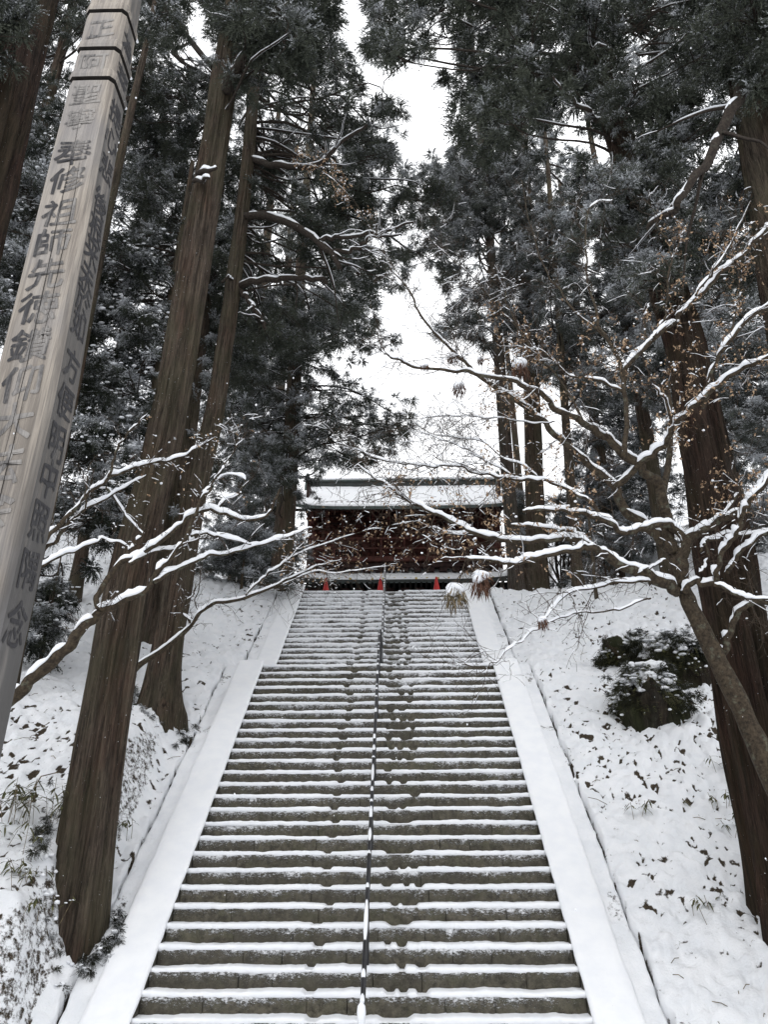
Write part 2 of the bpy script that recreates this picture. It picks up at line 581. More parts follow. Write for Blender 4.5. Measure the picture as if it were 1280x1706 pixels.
BUSH = at(1090, 1180, 13.2)[:2]
def bank(side):
    e0 = 2.93
    xs = e0 + np.concatenate([np.arange(0, 5.2, .036), np.arange(5.2, 9.0, .075)])
    ys = np.concatenate([np.arange(4.5, 8, .06), np.arange(8, 16.5, .034), np.arange(16.5, 21.5, .055), np.arange(21.5, 26.5, .12)])
    X, Y = np.meshgrid(xs, ys)
    X = X.copy()
    X += (1 - sst(0, .35, X - e0)) * ((vn(Y*3.1, side*7.7)-.5)*.09 + (vn(Y*11, side*3.3)-.5)*.05)
    S = X - e0
    xx = X*side
    Z = H(xx, Y)
    l1 = vn(xx*2.1, Y*2.1, 1.3)
    l2 = vn(xx*6.3, Y*7.0, 2.2)
    l3 = vn(xx*13, Y*15, 5.2)
    l4 = vn(xx*27, Y*30, 8.1)
    ed = sst(0, .25, S)
    wx, wy = xx + (vn(xx*9, Y*9, 31) - .5)*.10, Y + (vn(xx*9, Y*9, 37) - .5)*.10
    b2 = np.abs(2*vn(wx*4.6, wy*5.2, 2.2) - 1)
    b3 = np.abs(2*vn(wx*9.5, wy*11.5, 5.2) - 1)
    Z = Z + (l1-.5)*.15*ed + np.sqrt(b2)*.085*(.3 + .7*ed) + np.sqrt(b3)*.075 + (l3-.5)*.045 + (l4-.5)*.034 - .03
    low = sst(.34, .08, b3*.62 + b2*.38 + (l4-.5)*.12)
    if side < 0:
        dens = .22 + .75*vn(xx*1.3, Y*1.3, 9) + .40*sst(.3, 1.2, S)*sst(13.2, 10.5, Y)*sst(6.9, 8.0, Y)
    else:
        d = np.hypot(xx - BUSH[0], Y - BUSH[1])
        dens = .20 + .75*vn(xx*1.2, Y*1.2, 4) + .4*sst(2.4, .8, d)
    gx = (H(xx + .08, Y) - H(xx - .08, Y))/.16
    gy = (H(xx, Y + .08) - H(xx, Y - .08))/.16
    steep = sst(1.25, 2.2, np.hypot(gx, gy))
    speck = sst(.38, .62, vn(xx*21, Y*25, 17)*.6 + vn(xx*43, Y*47, 19)*.4)
    bare = np.clip(low*dens*(.25 + .95*speck)*(1 - steep) + steep*.48, 0, 1)
    bare = np.maximum(bare, .35*sst(14, 24, Y)*vn(xx*2.4, Y*2.4, 6))
    sk = np.stack([xx[:, :1], Y[:, :1], Z[:, :1] - .4], -1)
    V = np.concatenate([sk, np.stack([xx, Y, Z], -1)], 1)
    A = np.concatenate([np.ones((len(ys), 1)), bare], 1)
    if side < 0:
        V, A = V[:, ::-1], A[:, ::-1]
    b = MB()
    b.grid(V, att=A.reshape(-1))
    tag(b.build('snowy_bank', M_bank, att='bare'), kind='structure')
bank(-1)
bank(1)

# upper terrace in front of the gate
b = MB()
X, Y = np.meshgrid(np.arange(-2.93, 2.94, .09), np.concatenate([[UTY + .3], np.arange(UTY + .35, 27, .12)]))
b.grid(np.stack([X, Y, UTOP + (vn(X*4, Y*4)-.5)*.03 - .01], -1))
tag(b.build('terrace', M_snow), kind='structure')
# trodden ground in front of the stair
b = MB()
X, Y = np.meshgrid(np.arange(-2.93, 2.94, .12), np.arange(-4, 8.3, .12))
b.grid(np.stack([X, Y, (vn(X*3, Y*3)-.5)*.04], -1))
tag(b.build('snowy_path', M_snow), kind='structure')

# ------------------------------------------------------------------ stone stair
stair = thing('stone_staircase', (0, 8, 0), 'long steep stone staircase with snow on every tread climbing to the gate', 'staircase')
steps = [(L0Y + k*LD, L0Z + k*LH, LH, LD, k) for k in range(-3, 27)] + \
        [(U0Y + k*UD, U0Z + k*UH, UH, UD, k + 60) for k in range(-2, 16)]
TH = .052
BEVEL = .007
def footprints(xs, k, y):
    """how much snow is trodden away along a tread"""
    r = random.Random(k*13 + 5)
    cut = np.zeros_like(xs)
    def dip(x, w, d):
        nonlocal cut
        cut = np.maximum(cut, d*sst(1.0, .55, np.abs(xs - x)/w))
    dip(-.49 + r.uniform(-.07, .07), r.uniform(.05, .085), r.uniform(.45, .8))
    for c in (.27, .43, .58):
        if r.random() < (.9 if k > 60 else .6):
            dip(c + r.uniform(-.05, .05), r.uniform(.04, .085), r.uniform(.5, .95))
    if r.random() < .35:
        dip(.33 + r.uniform(-.08, .08), r.uniform(.14, .2), r.uniform(.55, .85))
    if k > 60:
        dip(.15 + r.uniform(-.1, .1), r.uniform(.08, .14), r.uniform(.6, 1.0))
    return cut
for (y, z, h, d, k) in steps:
    r = random.Random(k*7 + 1)
    n = 6 if k >= -1 else 3
    if k >= 60: n = 5 if r.random() < .5 else 6
    cuts = [-SW] + sorted((-SW + (i + 1 + r.uniform(-.27, .27))*2*SW/n) for i in range(n - 1)) + [SW]
    for i in range(n):
        x0, x1 = cuts[i] + .0012, cuts[i+1] - .0012
        b = MB()
        yo, zo = r.uniform(-.012, .010), r.uniform(-.007, .004)
        b.box(((x0+x1)/2, y + yo + .21, z - TH + zo - h/2 - .02), (x1 - x0, .42, h + .04), r.uniform(-.006, .006), 0, BEVEL)
        b.att = [np.full(b.n, r.random(), np.float32)]
        b.build('step_stone', M_stone, stair, smooth=False, att='tone')
    # the snow lying on the tread
    xs = np.arange(-SW, SW + .001, .022)
    yy = np.full_like(xs, y)
    cut = footprints(xs, k, y)
    t_n = TH*(.92 + .36*(vn(xs*2.3, k*5.1)-.5) + .22*(vn(xs*9, k*3.7)-.5) + .16*(vn(xs*26, k*9.7)-.5))
    th = np.maximum(t_n*(1 - cut), .003)
    fr = (vn(xs*7, k*2.9)-.5)*.022 + (vn(xs*22, k*8.3)-.5)*.016 - .006 + cut*.03
    droop = -.012*vn(xs*12, k*4.4) * (1 - cut)
    zb = z - TH
    dep = d + .03
    bump = (vn(xs*10, k*1.7)-.5)*.01
    rows = [(fr + .012, zb + droop - .006), (fr, zb + droop), (fr - .004, zb + th*.45), (fr + .006, zb + th*.82),
            (fr + .026, zb + th*.98), (fr + .07, zb + th + bump), (dep*.6 + 0*fr, zb + th + .004 + bump), (dep + 0*fr, zb + th + .012)]
    V = np.stack([np.stack([xs, yy + a, 0*xs + c], -1) for a, c in rows], 0)
    b = MB()
    b.grid(V)
    b.build('tread_snow', M_snow_fine, stair)
# landing snow
b = MB()
X, Y = np.meshgrid(np.arange(-2.66, 2.67, .06), np.arange(LTY + .2, U_FOOT + .1, .06))
b.grid(np.stack([X, Y, LTOP + .006 + (vn(X*5, Y*5)-.5)*.02], -1))
b.build('landing_snow', M_snow, stair)

# sloping side kerbs with their snow, and the gutter beyond
def nose_low(y): return L0Z + (y - L0Y)*LH/LD
def nose_up(y): return U0Z + (y - U0Y)*UH/UD
def sidekerb(side, y0, y1, fn, wid, lift, endblock):
    x0, x1 = SW + .004, SW + wid
    ys = np.arange(y0, y1 + .001, .05)
    zt = fn(ys) + lift
    b = MB()
    rows = [(x0, -.55), (x0, -.05), (x1, -.05), (x1, -.45)]
    V = np.stack([np.stack([np.full_like(ys, a*side), ys, zt + c], -1) for a, c in rows], 1)
    if side > 0: V = V[:, ::-1]
    b.grid(V)
    for e in (0, -1):
        b.add(V[e], [[0, 1, 2, 3]] if (e == 0) else [[3, 2, 1, 0]])
    b.build('side_kerb', M_stone_plain, stair, smooth=False)
    c = MB()
    n1 = (vn(ys*3, side*2.0, wid)-.5)
    rn = lambda s, sc: (vn(ys*sc, side*s, 3.3)-.5)
    prof_ = [(x0 - .012 + rn(1, 9)*.02, -.052 + 0*ys), (x0 - .016 + rn(2, 9)*.02, -.03), (x0 - .004, -.006), (x0 + .03, .004 + rn(3, 4)*.006)]
    for q in np.linspace(.08, wid - .09, 7):
        prof_.append((x0 + q, .006 + rn(q*9, 2.5)*.008))
    prof_ += [(x1 - .03, .003), (x1 + .006, -.012), (x1 + .016 + rn(5, 8)*.02, -.035), (x1 + .010, -.06)]
    V = np.stack([np.stack([(a + 0*ys)*side, ys, zt + cc], -1) for a, cc in prof_], 1)
    if side > 0: V = V[:, ::-1]
    c.grid(V)
    m = V.shape[1]
    for e in (0, -1):
        c.add(V[e], [list(range(m))] if e == 0 else [list(range(m))[::-1]])
    if endblock:
        c.box((side*(x0+x1)/2, y0 - .10, fn(y0) + lift - .20), (wid + .03, .26, .34), 0, 0, .04)
    c.build('side_kerb_snow', M_snow_slab, stair)
def m_slab():
    t = NT('smooth_deep_snow')
    p = t.geo()
    n1 = t.noise(p, 5, 4, .55)
    n2 = t.noise(p, 150, 3, .6)
    c = t.mix(t.ramp(n1, .3, .7), (.83, .845, .875), (.88, .89, .905))
    return t.fin(c, .6, t.math('ADD', n1, t.math('MULTIPLY', n2, .05)), .35, .03, .25)
M_snow_slab = m_slab()
M_stone_plain = m_simple('kerb_stone', (.085, .08, .066), .85, .5, 14, .6)
for s in (-1, 1):
    sidekerb(s, 7.6, LTY + .10, nose_low, .46, .035, False)
    sidekerb(s, U_FOOT - .05, UTY + .35, nose_up, .45, .04, True)

def gutter(side):
    ys = np.concatenate([np.arange(4.5, UTY + .5, .045)])
    x0 = SW + .44
    us = np.linspace(0, 1, 9)
    edge = 2.885 + (vn(ys*2.3, side*1.1)-.5)*.03 + (vn(ys*12, side*2.7)-.5)*.025
    X = x0 + us[None]*(edge - x0)[:, None]
    Y = np.repeat(ys[:, None], 9, 1)
    Z = prof(Y) + .0 - .035
    Z = Z + (vn(X*9, Y*9, side)-.5)*.05 + (vn(X*22, Y*22, side)-.5)*.02
    Z = Z + .03*np.abs(us - .5)[None]
    V = np.concatenate([np.stack([X*side, Y, Z], -1), np.stack([edge[:, None]*side, Y[:, :1], Z[:, -1:] - .03], -1),
                        np.stack([(edge[:, None]-.02)*side, Y[:, :1], Z[:, -1:] - .3], -1)], 1)
    A = np.concatenate([.12 + .32*sst(.5, .8, vn(X*5, Y*5, 4.4)), np.full((len(ys), 1), .2), np.ones((len(ys), 1))], 1)
    if side < 0:
        V, A = V[:, ::-1], A[:, ::-1]
    b = MB()
    b.grid(V, att=A.reshape(-1))
    b.build('gutter_snow', M_bank, stair, att='bare')
    c = MB()
    V = np.stack([np.stack([np.full_like(ys, a*side), ys, prof(ys) - q], -1) for a, q in ((2.6, .17), (3.15, .17))], 1)
    if side < 0: V = V[:, ::-1]
    c.grid(V)
    tag(c.build('drain_channel', M_soil), kind='structure')
gutter(-1)
gutter(1)

# ------------------------------------------------------------------ handrail down the middle
rail = thing('handrail', (.03, 8, .1), 'thin black metal handrail with patches of snow running up the middle of the stair', 'handrail')
def railing(x, y0, y1, fn, hgt):
    ys = np.linspace(y0, y1, 30)
    P = np.stack([np.full_like(ys, x), ys, fn(ys) + hgt], -1)
    end = np.array([[x, y0 - .06, P[0, 2] - .03], [x, y0 - .085, P[0, 2] - .10]])
    top = np.array([[x, y1 + .06, P[-1, 2] + .03], [x, y1 + .085, P[-1, 2] - .03]])
    b = MB(); b.tube(np.vstack([end[::-1], P, top]), .019, 10)
    b.build('top_rail', M_metal, rail)
    b = MB(); b.tube(P - [0, 0, .40], .013, 8)
    b.build('lower_rail', M_metal, rail)
    n = max(2, int(round((y1 - y0)/1.35)))
    for i in range(n + 1):
        yy = y0 + (y1 - y0)*i/n
        b = MB()
        b.tube(np.array([[x, yy, fn(yy) + hgt - .006], [x, yy, fn(yy) - .30]]), .017, 8)
        b.build('post', M_metal, rail)
    # snow sitting on the rail in broken lengths
    c = MB()
    r = random.Random(int(y0*10))
    y = y0
    while y < y1 - .1:
        ln = r.choice([.03, .04, .05, .06, .09, .2, .5]) * (1.0 if y < 10.6 else .6)
        if y > 13 and ln > .12: ln = .05
        q = np.linspace(y, min(y + ln, y1), max(5, int(ln/.03)))
        e = np.sin(np.linspace(0.12, math.pi - .12, len(q)))**.5
        a = r.uniform(.010, .026) * (1.25 if ln > .15 else .9)
        pr = [(-.018, .012), (-.016, .026), (-.006, .02 + a), (.006, .02 + a), (.016, .026), (.018, .012)]
        w = 1 + .25*vn(q*20, 1.0)
        V = np.stack([np.stack([x + px_*e*w, q, fn(q) + hgt + .010 + (pz - .010)*e], -1) for px_, pz in pr], 1)
        c.grid(V)
        y += ln + r.choice([.05, .08, .12, .2, .35])*(1.0 if y < 11 else 1.3)
    if y0 < 9:
        th = np.linspace(0, 2*math.pi, 9)[:-1]
        for zz, rr in ((-.14, .02), (-.05, .035), (.02, .034)):
            pass
        rings = [(-.16, .012), (-.10, .033), (-.03, .040), (.02, .034), (.05, .010)]
        V = np.stack([np.stack([x + rr*np.cos(th), y0 - .10 + rr*np.sin(th), np.full(8, fn(y0) + hgt + dz)], -1) for dz, rr in rings], 0)
        c.grid(V, close=True)
    tag(c.build('rail_snow', M_snow_fine, rail), kind='stuff')
railing(.035, 8.10, 14.35, nose_low, .75)
def up_line(y):
    y = np.asarray(y, float)
    return np.where(y < U_FOOT - .2, LTOP, np.minimum(nose_up(y), UTOP))
railing(.055, 14.75, 20.6, up_line, .72)

# ------------------------------------------------------------------ red cones on the terrace
def cone_thing(p, label):
    t = thing('traffic_cone', p, label, 'traffic cone', 'red traffic cones along the top step')
    b = MB()
    b.box((p[0], p[1], p[2] + .02), (.36, .36, .04), .1, 0, .012)
    b.build('cone_base', M_red, t, smooth=False)
    b = MB()
    b.tube(np.array([[p[0], p[1], p[2] + z] for z in (.04, .1, .36, .58, .62)]), [.140, .122, .070, .032, .026], 20)
    b.build('cone_body', M_red, t)
    b = MB()
    b.tube(np.array([[p[0], p[1], p[2] + z] for z in (.60, .625, .64)]), [.028, .020, .006], 10)
    b.build('cone_snow', M_snow_fine, t)
for px_, lb in ((543, 'red traffic cone at the left end of the top step'), (634, 'red traffic cone beside the top end of the black handrail'),
                (728, 'red traffic cone to the right of the handrail on the top step')):
    q = at(px_, 984, 20.75)
    cone_thing((q[0], 20.75, UTOP + .0), lb)

# ------------------------------------------------------------------ the temple gate
GX, GY, GZ = .72, 29.0, UTOP            # centre, front eave of the lower roof, terrace
gate = thing('temple_gate', (GX, 31, GZ), 'two storey red brown wooden temple gate with snowy roofs atop the stairs', 'temple gate')
def gb(name, mat, boxes, bev=0.0, parent=gate, label=None):
    b = MB()
    for c, sz in boxes:
        b.box((GX + c[0], c[1], GZ + c[2]), sz, 0, 0, bev)
    o = b.build(name, mat, parent, smooth=False)
    if label: o['label'] = label
    return o
WX = 4.0
# lower storey
for cx_ in (-WX, -1.25, 1.25, WX):
    for cy_ in (30.6, 33.4):
        b = MB()
        b.tube(np.array([[GX + cx_, cy_, GZ], [GX + cx_, cy_, GZ + 4.1]]), .21, 16)
        b.build('column', M_tw, gate)
gb('lintel_beam', M_tw, [((0, 30.45, 3.42), (2*WX + 1.3, .24, .30))], .02)
gb('lintel_beam', M_tw, [((0, 30.5, 2.75), (2*WX + .9, .16, .26))], .02)
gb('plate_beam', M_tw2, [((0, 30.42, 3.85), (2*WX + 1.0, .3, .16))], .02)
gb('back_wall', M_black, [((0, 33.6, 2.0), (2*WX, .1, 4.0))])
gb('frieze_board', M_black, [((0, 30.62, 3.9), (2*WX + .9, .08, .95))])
for sx in (-1, 1):
    gb('side_wall', M_tw, [((sx*WX, 32.0, 1.9), (.1, 2.5, 3.8))])
    gb('wing_fence', M_tw, [((sx*(WX + 1.25), 30.9, 1.78 + j*.30), (2.2, .07 + .02*(j % 2), .285)) for j in range(-5, 6)])
    gb('wing_post', M_tw, [((sx*(WX + 2.3), 30.9, 1.9), (.2, .2, 3.8))], .02)
b = MB()
for i in range(13):
    xx = -WX + .3 + i*(2*WX - .6)/12
    for j in range(2):
        b.box((GX + xx, 30.2 - j*.2, GZ + 3.72 + j*.12), (.22 + .1*j, .24, .1), 0, 0)
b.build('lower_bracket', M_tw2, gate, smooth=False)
# lower (skirt) roof
def slope_roof(name, x0, x1, ya, za, yb, zb, thick, mat, hip=0.0, curve=.06, n=44, m=8, flip=False):
    us = np.linspace(0, 1, n)
    vs = np.linspace(0, 1, m)
    U, V_ = np.meshgrid(us, vs)
    xw = (x1 - x0)/2 - hip*V_
    X = GX + (x0+x1)/2 + (2*U - 1)*xw
    Yv = ya + (yb - ya)*V_
    lift = .22*np.abs(2*U - 1)**5*(1 - V_)
    Z = GZ + za + (zb - za)*V_ - curve*4*V_*(1 - V_) + lift
    b = MB()
    T = np.stack([X, Yv, Z], -1)
    B = T - np.array([0, 0, thick])
    b.grid(T)
    b.grid(B[:, ::-1])
    for P, Q in ((T[0], B[0]), (T[:, -1], B[:, -1]), (T[-1, ::-1], B[-1, ::-1]), (T[::-1, 0], B[::-1, 0])):
        b.grid(np.stack([Q, P], 0))
    return b.build(name, mat, gate, smooth=False), T
LE = 3.90
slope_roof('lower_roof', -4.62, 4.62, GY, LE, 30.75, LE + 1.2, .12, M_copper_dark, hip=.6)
def roof_snow(name, x0, x1, ya, za, yb, zb, t0, hip=0.0, curve=.06):
    us = np.linspace(0, 1, 120)
    vs = np.concatenate([[0, .004, .02], np.linspace(.05, 1, 9)])
    U, V_ = np.meshgrid(us, vs)
    xw = (x1 - x0)/2 - hip*V_
    X = GX + (x0+x1)/2 + (2*U - 1)*xw
    Yv = ya + (yb - ya)*V_
    lift = .22*np.abs(2*U - 1)**5*(1 - V_)
    prof_ = np.array([0.01, .55, .9] + [1.0]*9)[:, None]
    edge = sst(0, .02, U)*sst(1, .98, U)
    Z = GZ + za + (zb - za)*V_ - curve*4*V_*(1 - V_) + lift + t0*prof_*(.25 + .75*edge)*(1 + .3*(vn(X*1.4, Yv*1.4)-.5))
    b = MB()
    b.grid(np.stack([X, Yv + (vn(X*5, 1.0)-.5)*.03, Z], -1))
    b.build(name, M_snow_slab, gate)
roof_snow('lower_roof_snow', -4.61, 4.61, GY + .01, LE, 30.74, LE + 1.2, .12, .6)
for i in range(41):
    xx = -4.4 + i*8.8/40
    ra = gb('rafter', M_black, [((xx, 29.78, LE - .16 + .20), (.085, 1.5, .10))])
    ra.rotation_euler = (0, 0, 0)
    if i % 2 == 0:
        gb('rafter_end', M_gold, [((xx, 29.02, LE - .155 + .20), (.088, .012, .09))], parent=ra)
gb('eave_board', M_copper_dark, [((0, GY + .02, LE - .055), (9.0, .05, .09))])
# balcony and upper storey
BZ = 5.02
gb('balcony_floor', M_tw, [((0, 30.25, BZ), (8.0, 1.4, .12))], .01)
gb('balcony_beam', M_tw2, [((0, 29.75, BZ - .22), (7.6, .22, .18))], .01)
b = MB()
for i in range(15):
    b.box((GX - 3.7 + i*7.4/14, 29.9, GZ + BZ - .42), (.30, .5, .16), 0, 0)
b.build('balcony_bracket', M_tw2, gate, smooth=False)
for zz, th_ in ((.10, .10), (.52, .07), (.98, .10)):
    gb('balcony_rail', M_tw, [((0, 29.62, BZ + zz), (8.3, .09, th_))], .01)
for i in range(9):
    gb('balcony_post', M_tw, [((-3.9 + i*7.8/8, 29.62, BZ + .50), (.09, .08, .94))], .01)
for cx_ in (-3.9, -1.3, 1.3, 3.9):
    b = MB()
    b.tube(np.array([[GX + cx_, 31.0, GZ + BZ], [GX + cx_, 31.0, GZ + 7.7]]), .17, 14)
    b.build('column', M_tw, gate)
gb('upper_wall', M_tw, [((0, 31.1, 6.5), (8.5, .1, 3.2))])
for sx in (-1, 1):
    gb('upper_side_wall', M_tw2, [((sx*4.0, 32.8, 6.4), (.1, 3.4, 3.0))])
for zz in (5.35, 6.25, 6.95):
    gb('tie_beam', M_tw, [((0, 30.98, zz), (8.3, .14, .2))], .015)
for cx_ in (-2.6, 2.6):
    gb('lattice_window', M_black, [((cx_, 31.03, 5.8), (1.5, .05, .66))])
    gb('window_bar', M_tw, [((cx_ - .66 + j*.12, 31.0, 5.8), (.05, .05, .66)) for j in range(12)])
gb('door_leaf', M_tw, [((-.5, 31.0, 5.75), (.94, .05, .95))], .01)
gb('door_leaf', M_tw, [((.5, 31.0, 5.75), (.94, .05, .95))], .01)
for i in range(13):                      # bracket clusters stepping out under the eave
    xx = -4.0 + i*8.0/12
    b = MB()
    for j in range(4):
        b.box((GX + xx, 30.85 - j*.34, GZ + 7.02 + j*.20), (.16, .55, .13))
        for q in (-.17, 0, .17):
            b.box((GX + xx + q*(1 + .15*j), 30.72 - j*.34, GZ + 7.13 + j*.20), (.12, .14, .08))
    b.build('bracket_cluster', M_tw, gate, smooth=False)
for j in range(3):
    gb('bracket_beam', M_tw2, [((0, 30.72 - j*.36, 7.22 + j*.20), (7.4 + j*.3, .10, .10))])
UE = 7.12 + .0                            # height of the upper eave above the terrace
EY = 28.7
UEZ = 7.05
for i in range(56):
    xx = -4.7 + i*9.4/55
    b = MB()
    P0, P1 = np.array([GX + xx, EY + .10, GZ + UEZ - .10]), np.array([GX + xx, 31.0, GZ + UEZ + 1.05])
    b.tube(np.stack([P0, P1]), .055, 4)
    b.build('rafter', M_tw2, gate, smooth=False)
slope_roof('upper_roof', -4.88, 4.88, EY, UEZ, 33.2, UEZ + 3.35, .14, M_copper, hip=.22, curve=.16)
slope_roof('rear_roof', -4.88, 4.88, 37.6, UEZ, 33.2, UEZ + 3.35, .14, M_copper, hip=.22, curve=.16)
roof_snow('upper_roof_snow', -4.86, 4.86, EY + .10, UEZ + .02, 33.15, UEZ + 3.33, .13, .22, .16)
gb('soffit', M_tw2, [((0, 30.0, UEZ - .02 + .55), (9.4, .04, .04)), ((0, 29.0, UEZ + .02), (9.4, .05, .08))])
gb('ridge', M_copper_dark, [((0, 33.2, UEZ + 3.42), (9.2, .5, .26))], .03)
gb('ridge', M_copper, [((0, 33.2, UEZ + 3.60), (9.4, .62, .08))], .02)
gb('ridge_snow', M_snow_slab, [((0, 33.16, UEZ + 3.69), (9.2, .56, .09))], .04)
for sx in (-1, 1):
    b = MB()
    b.box((GX + sx*4.6, 33.1, GZ + UEZ + 3.50), (.22, .7, .62), 0, 0, .05)
    b.box((GX + sx*4.62, 33.0, GZ + UEZ + 3.90), (.16, .30, .24), 0, 0, .05)
    b.box((GX + sx*4.57, 32.8, GZ + UEZ + 3.10), (.26, .5, .36), 0, 0, .05)
    b.build('ridge_end_ornament', M_copper, gate, smooth=False)
    gb('gable_board', M_tw2, [((sx*4.3, 33.2, UEZ + 1.6), (.1, 5.0, 1.5))])

# ------------------------------------------------------------------ inscribed wooden memorial pillar
pil = thing('memorial_pillar', (-1.78, 4.08, .0), 'tall square weathered wooden pillar with brush written characters and carved rings', 'pillar')
def pc(z): return -1.922 - .027*np.maximum(z - 4.56, 0)
def pw(z): return .202 - .0084*np.maximum(z - 4.56, 0)
PY0 = 3.90
def pillar():
    zs = [0.0]
    zs += list(np.arange(.3, 7.4, .3))
    gro = [7.55, 7.93, 8.44]
    R = [(z, 0.0) for z in zs]
    for g in gro:
        R += [(g - .03, 0.0), (g - .014, -.002), (g - .010, -.050), (g + .020, -.050), (g + .024, .008), (g + .06, .014), (g + .11, .008), (g + .13, 0.0)]
    R += [(8.8, 0.0), (9.1, 0.0), (9.16, -.04), (9.45, -.205)]
    b = MB()
    rows = []
    for z, ins in R:
        w = pw(z) + ins
        d = w*.86
        ch = .034
        cx_, cy_ = pc(z), PY0 + pw(z)*.86
        rows.append(np.array([[cx_ + a, cy_ + q, z] for a, q in ((-w+ch, -d), (0, -d - .002), (w-ch, -d), (w, -d+ch), (w + .002, 0), (w, d-ch), (w-ch, d), (0, d), (-w+ch, d), (-w, d-ch), (-w, 0), (-w, -d+ch))]))
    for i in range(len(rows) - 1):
        deep = R[i][1] < -.045 or R[i+1][1] < -.045  # shade of the carved rings and lip undersides painted in near-black
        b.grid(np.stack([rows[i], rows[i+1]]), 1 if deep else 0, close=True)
    m = 12
    b.add(rows[-1], [list(range(m))])
    return b.build('post', [M_pole, M_crack_shade], pil, smooth=False)
pillar()
def text_mesh(ch, size, bold):
    cu = bpy.data.curves.new('character', 'FONT')
    cu.body = ch
    cu.size = size
    cu.align_x = 'CENTER'
    cu.align_y = 'CENTER'
    cu.offset = 0.0
    cu.resolution_u = 2
    o = bpy.data.objects.new('character', cu)
    col.objects.link(o)
    dg = bpy.context.evaluated_depsgraph_get()
    dg.update()
    me = bpy.data.meshes.new_from_object(o.evaluated_get(dg))
    bpy.data.objects.remove(o)
    V = np.zeros(len(me.vertices)*3)
    me.vertices.foreach_get('co', V)
    V = V.reshape(-1, 3)
    return me, V
def inscribe(ch, z, face, size, mat, seed):
    me, V = text_mesh(ch, size, size*.012)
    if len(V) == 0: return
    r = random.Random(seed)
    u, v = V[:, 0].copy(), V[:, 1].copy()
    v -= (v.max() + v.min())/2
    u -= (u.max() + u.min())/2
    # a written hand: strokes swell, rise to the right
    v += u*.16
    u0, v0 = u.copy(), v.copy()
    u += (vn(u0*9, v0*9, seed)-.5)*size*.09 + (vn(u0*26, v0*26, seed + 9)-.5)*size*.05
    v += (vn(u0*9, v0*9, seed + 50)-.5)*size*.09 + (vn(u0*26, v0*26, seed + 70)-.5)*size*.05
    u *= .93
    zz = z + v
    if face == 'front':
        x = pc(zz) + u - .01
        y = np.full_like(u, PY0 - .0042)
        P = np.stack([x, y, zz], -1)
    else:
        x = pc(zz) + pw(zz) + .0042
        y = PY0 + pw(z)*.86 + u*.92 - .01
        P = np.stack([x, y, zz], -1)
    F = [list(p.vertices) for p in me.polygons]
    bpy.data.meshes.remove(me)
    b = MB()
    for k, (du, dv) in enumerate(((0, 0), (.026, -.012), (.012, .018))):
        Q = P.copy()
        Q[:, 2] += dv*size
        if face == 'front':
            Q[:, 0] += du*size
            Q[:, 1] -= .0006*k
        else:
            Q[:, 1] += du*size
            Q[:, 0] += .0006*k
        for nv in (3, 4):
            G = np.array([f for f in F if len(f) == nv], int).reshape(-1, nv)
            if k == 0 or nv == 3 or True:
                b.add(Q, G)
    b.build('inscription_character', mat, pil, smooth=False)
for i, (ch, z) in enumerate([('正', 8.20), ('阿', 7.74), ('聖', 7.36), ('寧', 7.08)]):
    inscribe(ch, z, 'front', .26, M_ink_faded, i)
for i, (ch, z) in enumerate([('奉', 6.70), ('修', 6.41), ('祖', 6.08), ('師', 5.79), ('先', 5.50), ('徳', 5.21), ('鑽', 4.90), ('仰', 4.60), ('大', 4.31), ('法', 4.02), ('会', 3.72)]):
    inscribe(ch, z, 'front', .285, M_ink, 20 + i)
for i, (ch, z) in enumerate([('為', 8.15), ('菩', 7.74), ('提', 7.30), ('心', 7.02), ('悲', 6.70), ('後', 6.33), ('根', 6.08), ('来', 5.86), ('未', 5.62), ('於', 5.41), ('如', 5.20),
                             ('方', 4.86), ('便', 4.57), ('明', 4.27), ('中', 4.02), ('照', 3.72), ('隅', 3.42), ('念', 3.1)]):
    inscribe(ch, z, 'side', .27, M_ink_side, 60 + i)
for cx_, za, zb, sd in ((-.01, 4.0, 7.2, 1), (.06, 4.9, 6.6, 2), (.03, 3.2, 4.6, 5)):
    zs = np.arange(za, zb, .06)
    xo = cx_ + (vn(zs*1.3, sd)-.5)*.03 + (vn(zs*8, sd)-.5)*.006
    wd = .0022*np.sin(np.linspace(.1, math.pi - .1, len(zs))) + .0006
    b = MB()
    P = np.stack([pc(zs) + xo, PY0 + .86*(pw(4.56) - pw(zs))*0 - .0025 + 0*zs, zs], -1)
    P[:, 1] = PY0 - .0060
    b.grid(np.stack([P - np.stack([wd, 0*wd, 0*wd], -1), P + np.stack([wd, 0*wd, 0*wd], -1)], 1))
    b.build('drying_crack', M_crack_shade, pil)
c = MB()
for g, w0 in ((7.955, .012), (7.57, .006), (8.46, .008)):
    ys = np.linspace(PY0 + .03, PY0 + .30, 24)
    hgt = .014*(.3 + vn(ys*40, g*9))
    x = pc(g) + pw(g) + .006
    pr = [(x - .01, 0*ys + .02), (x + .004, .02 + hgt*.2), (x + .006, .02 + hgt), (x - .008, .024 + hgt)]
    c.grid(np.stack([np.stack([np.full_like(ys, a), ys, g + q], -1) for a, q in pr], 1))
c.build('ledge_snow', M_snow_fine, pil)

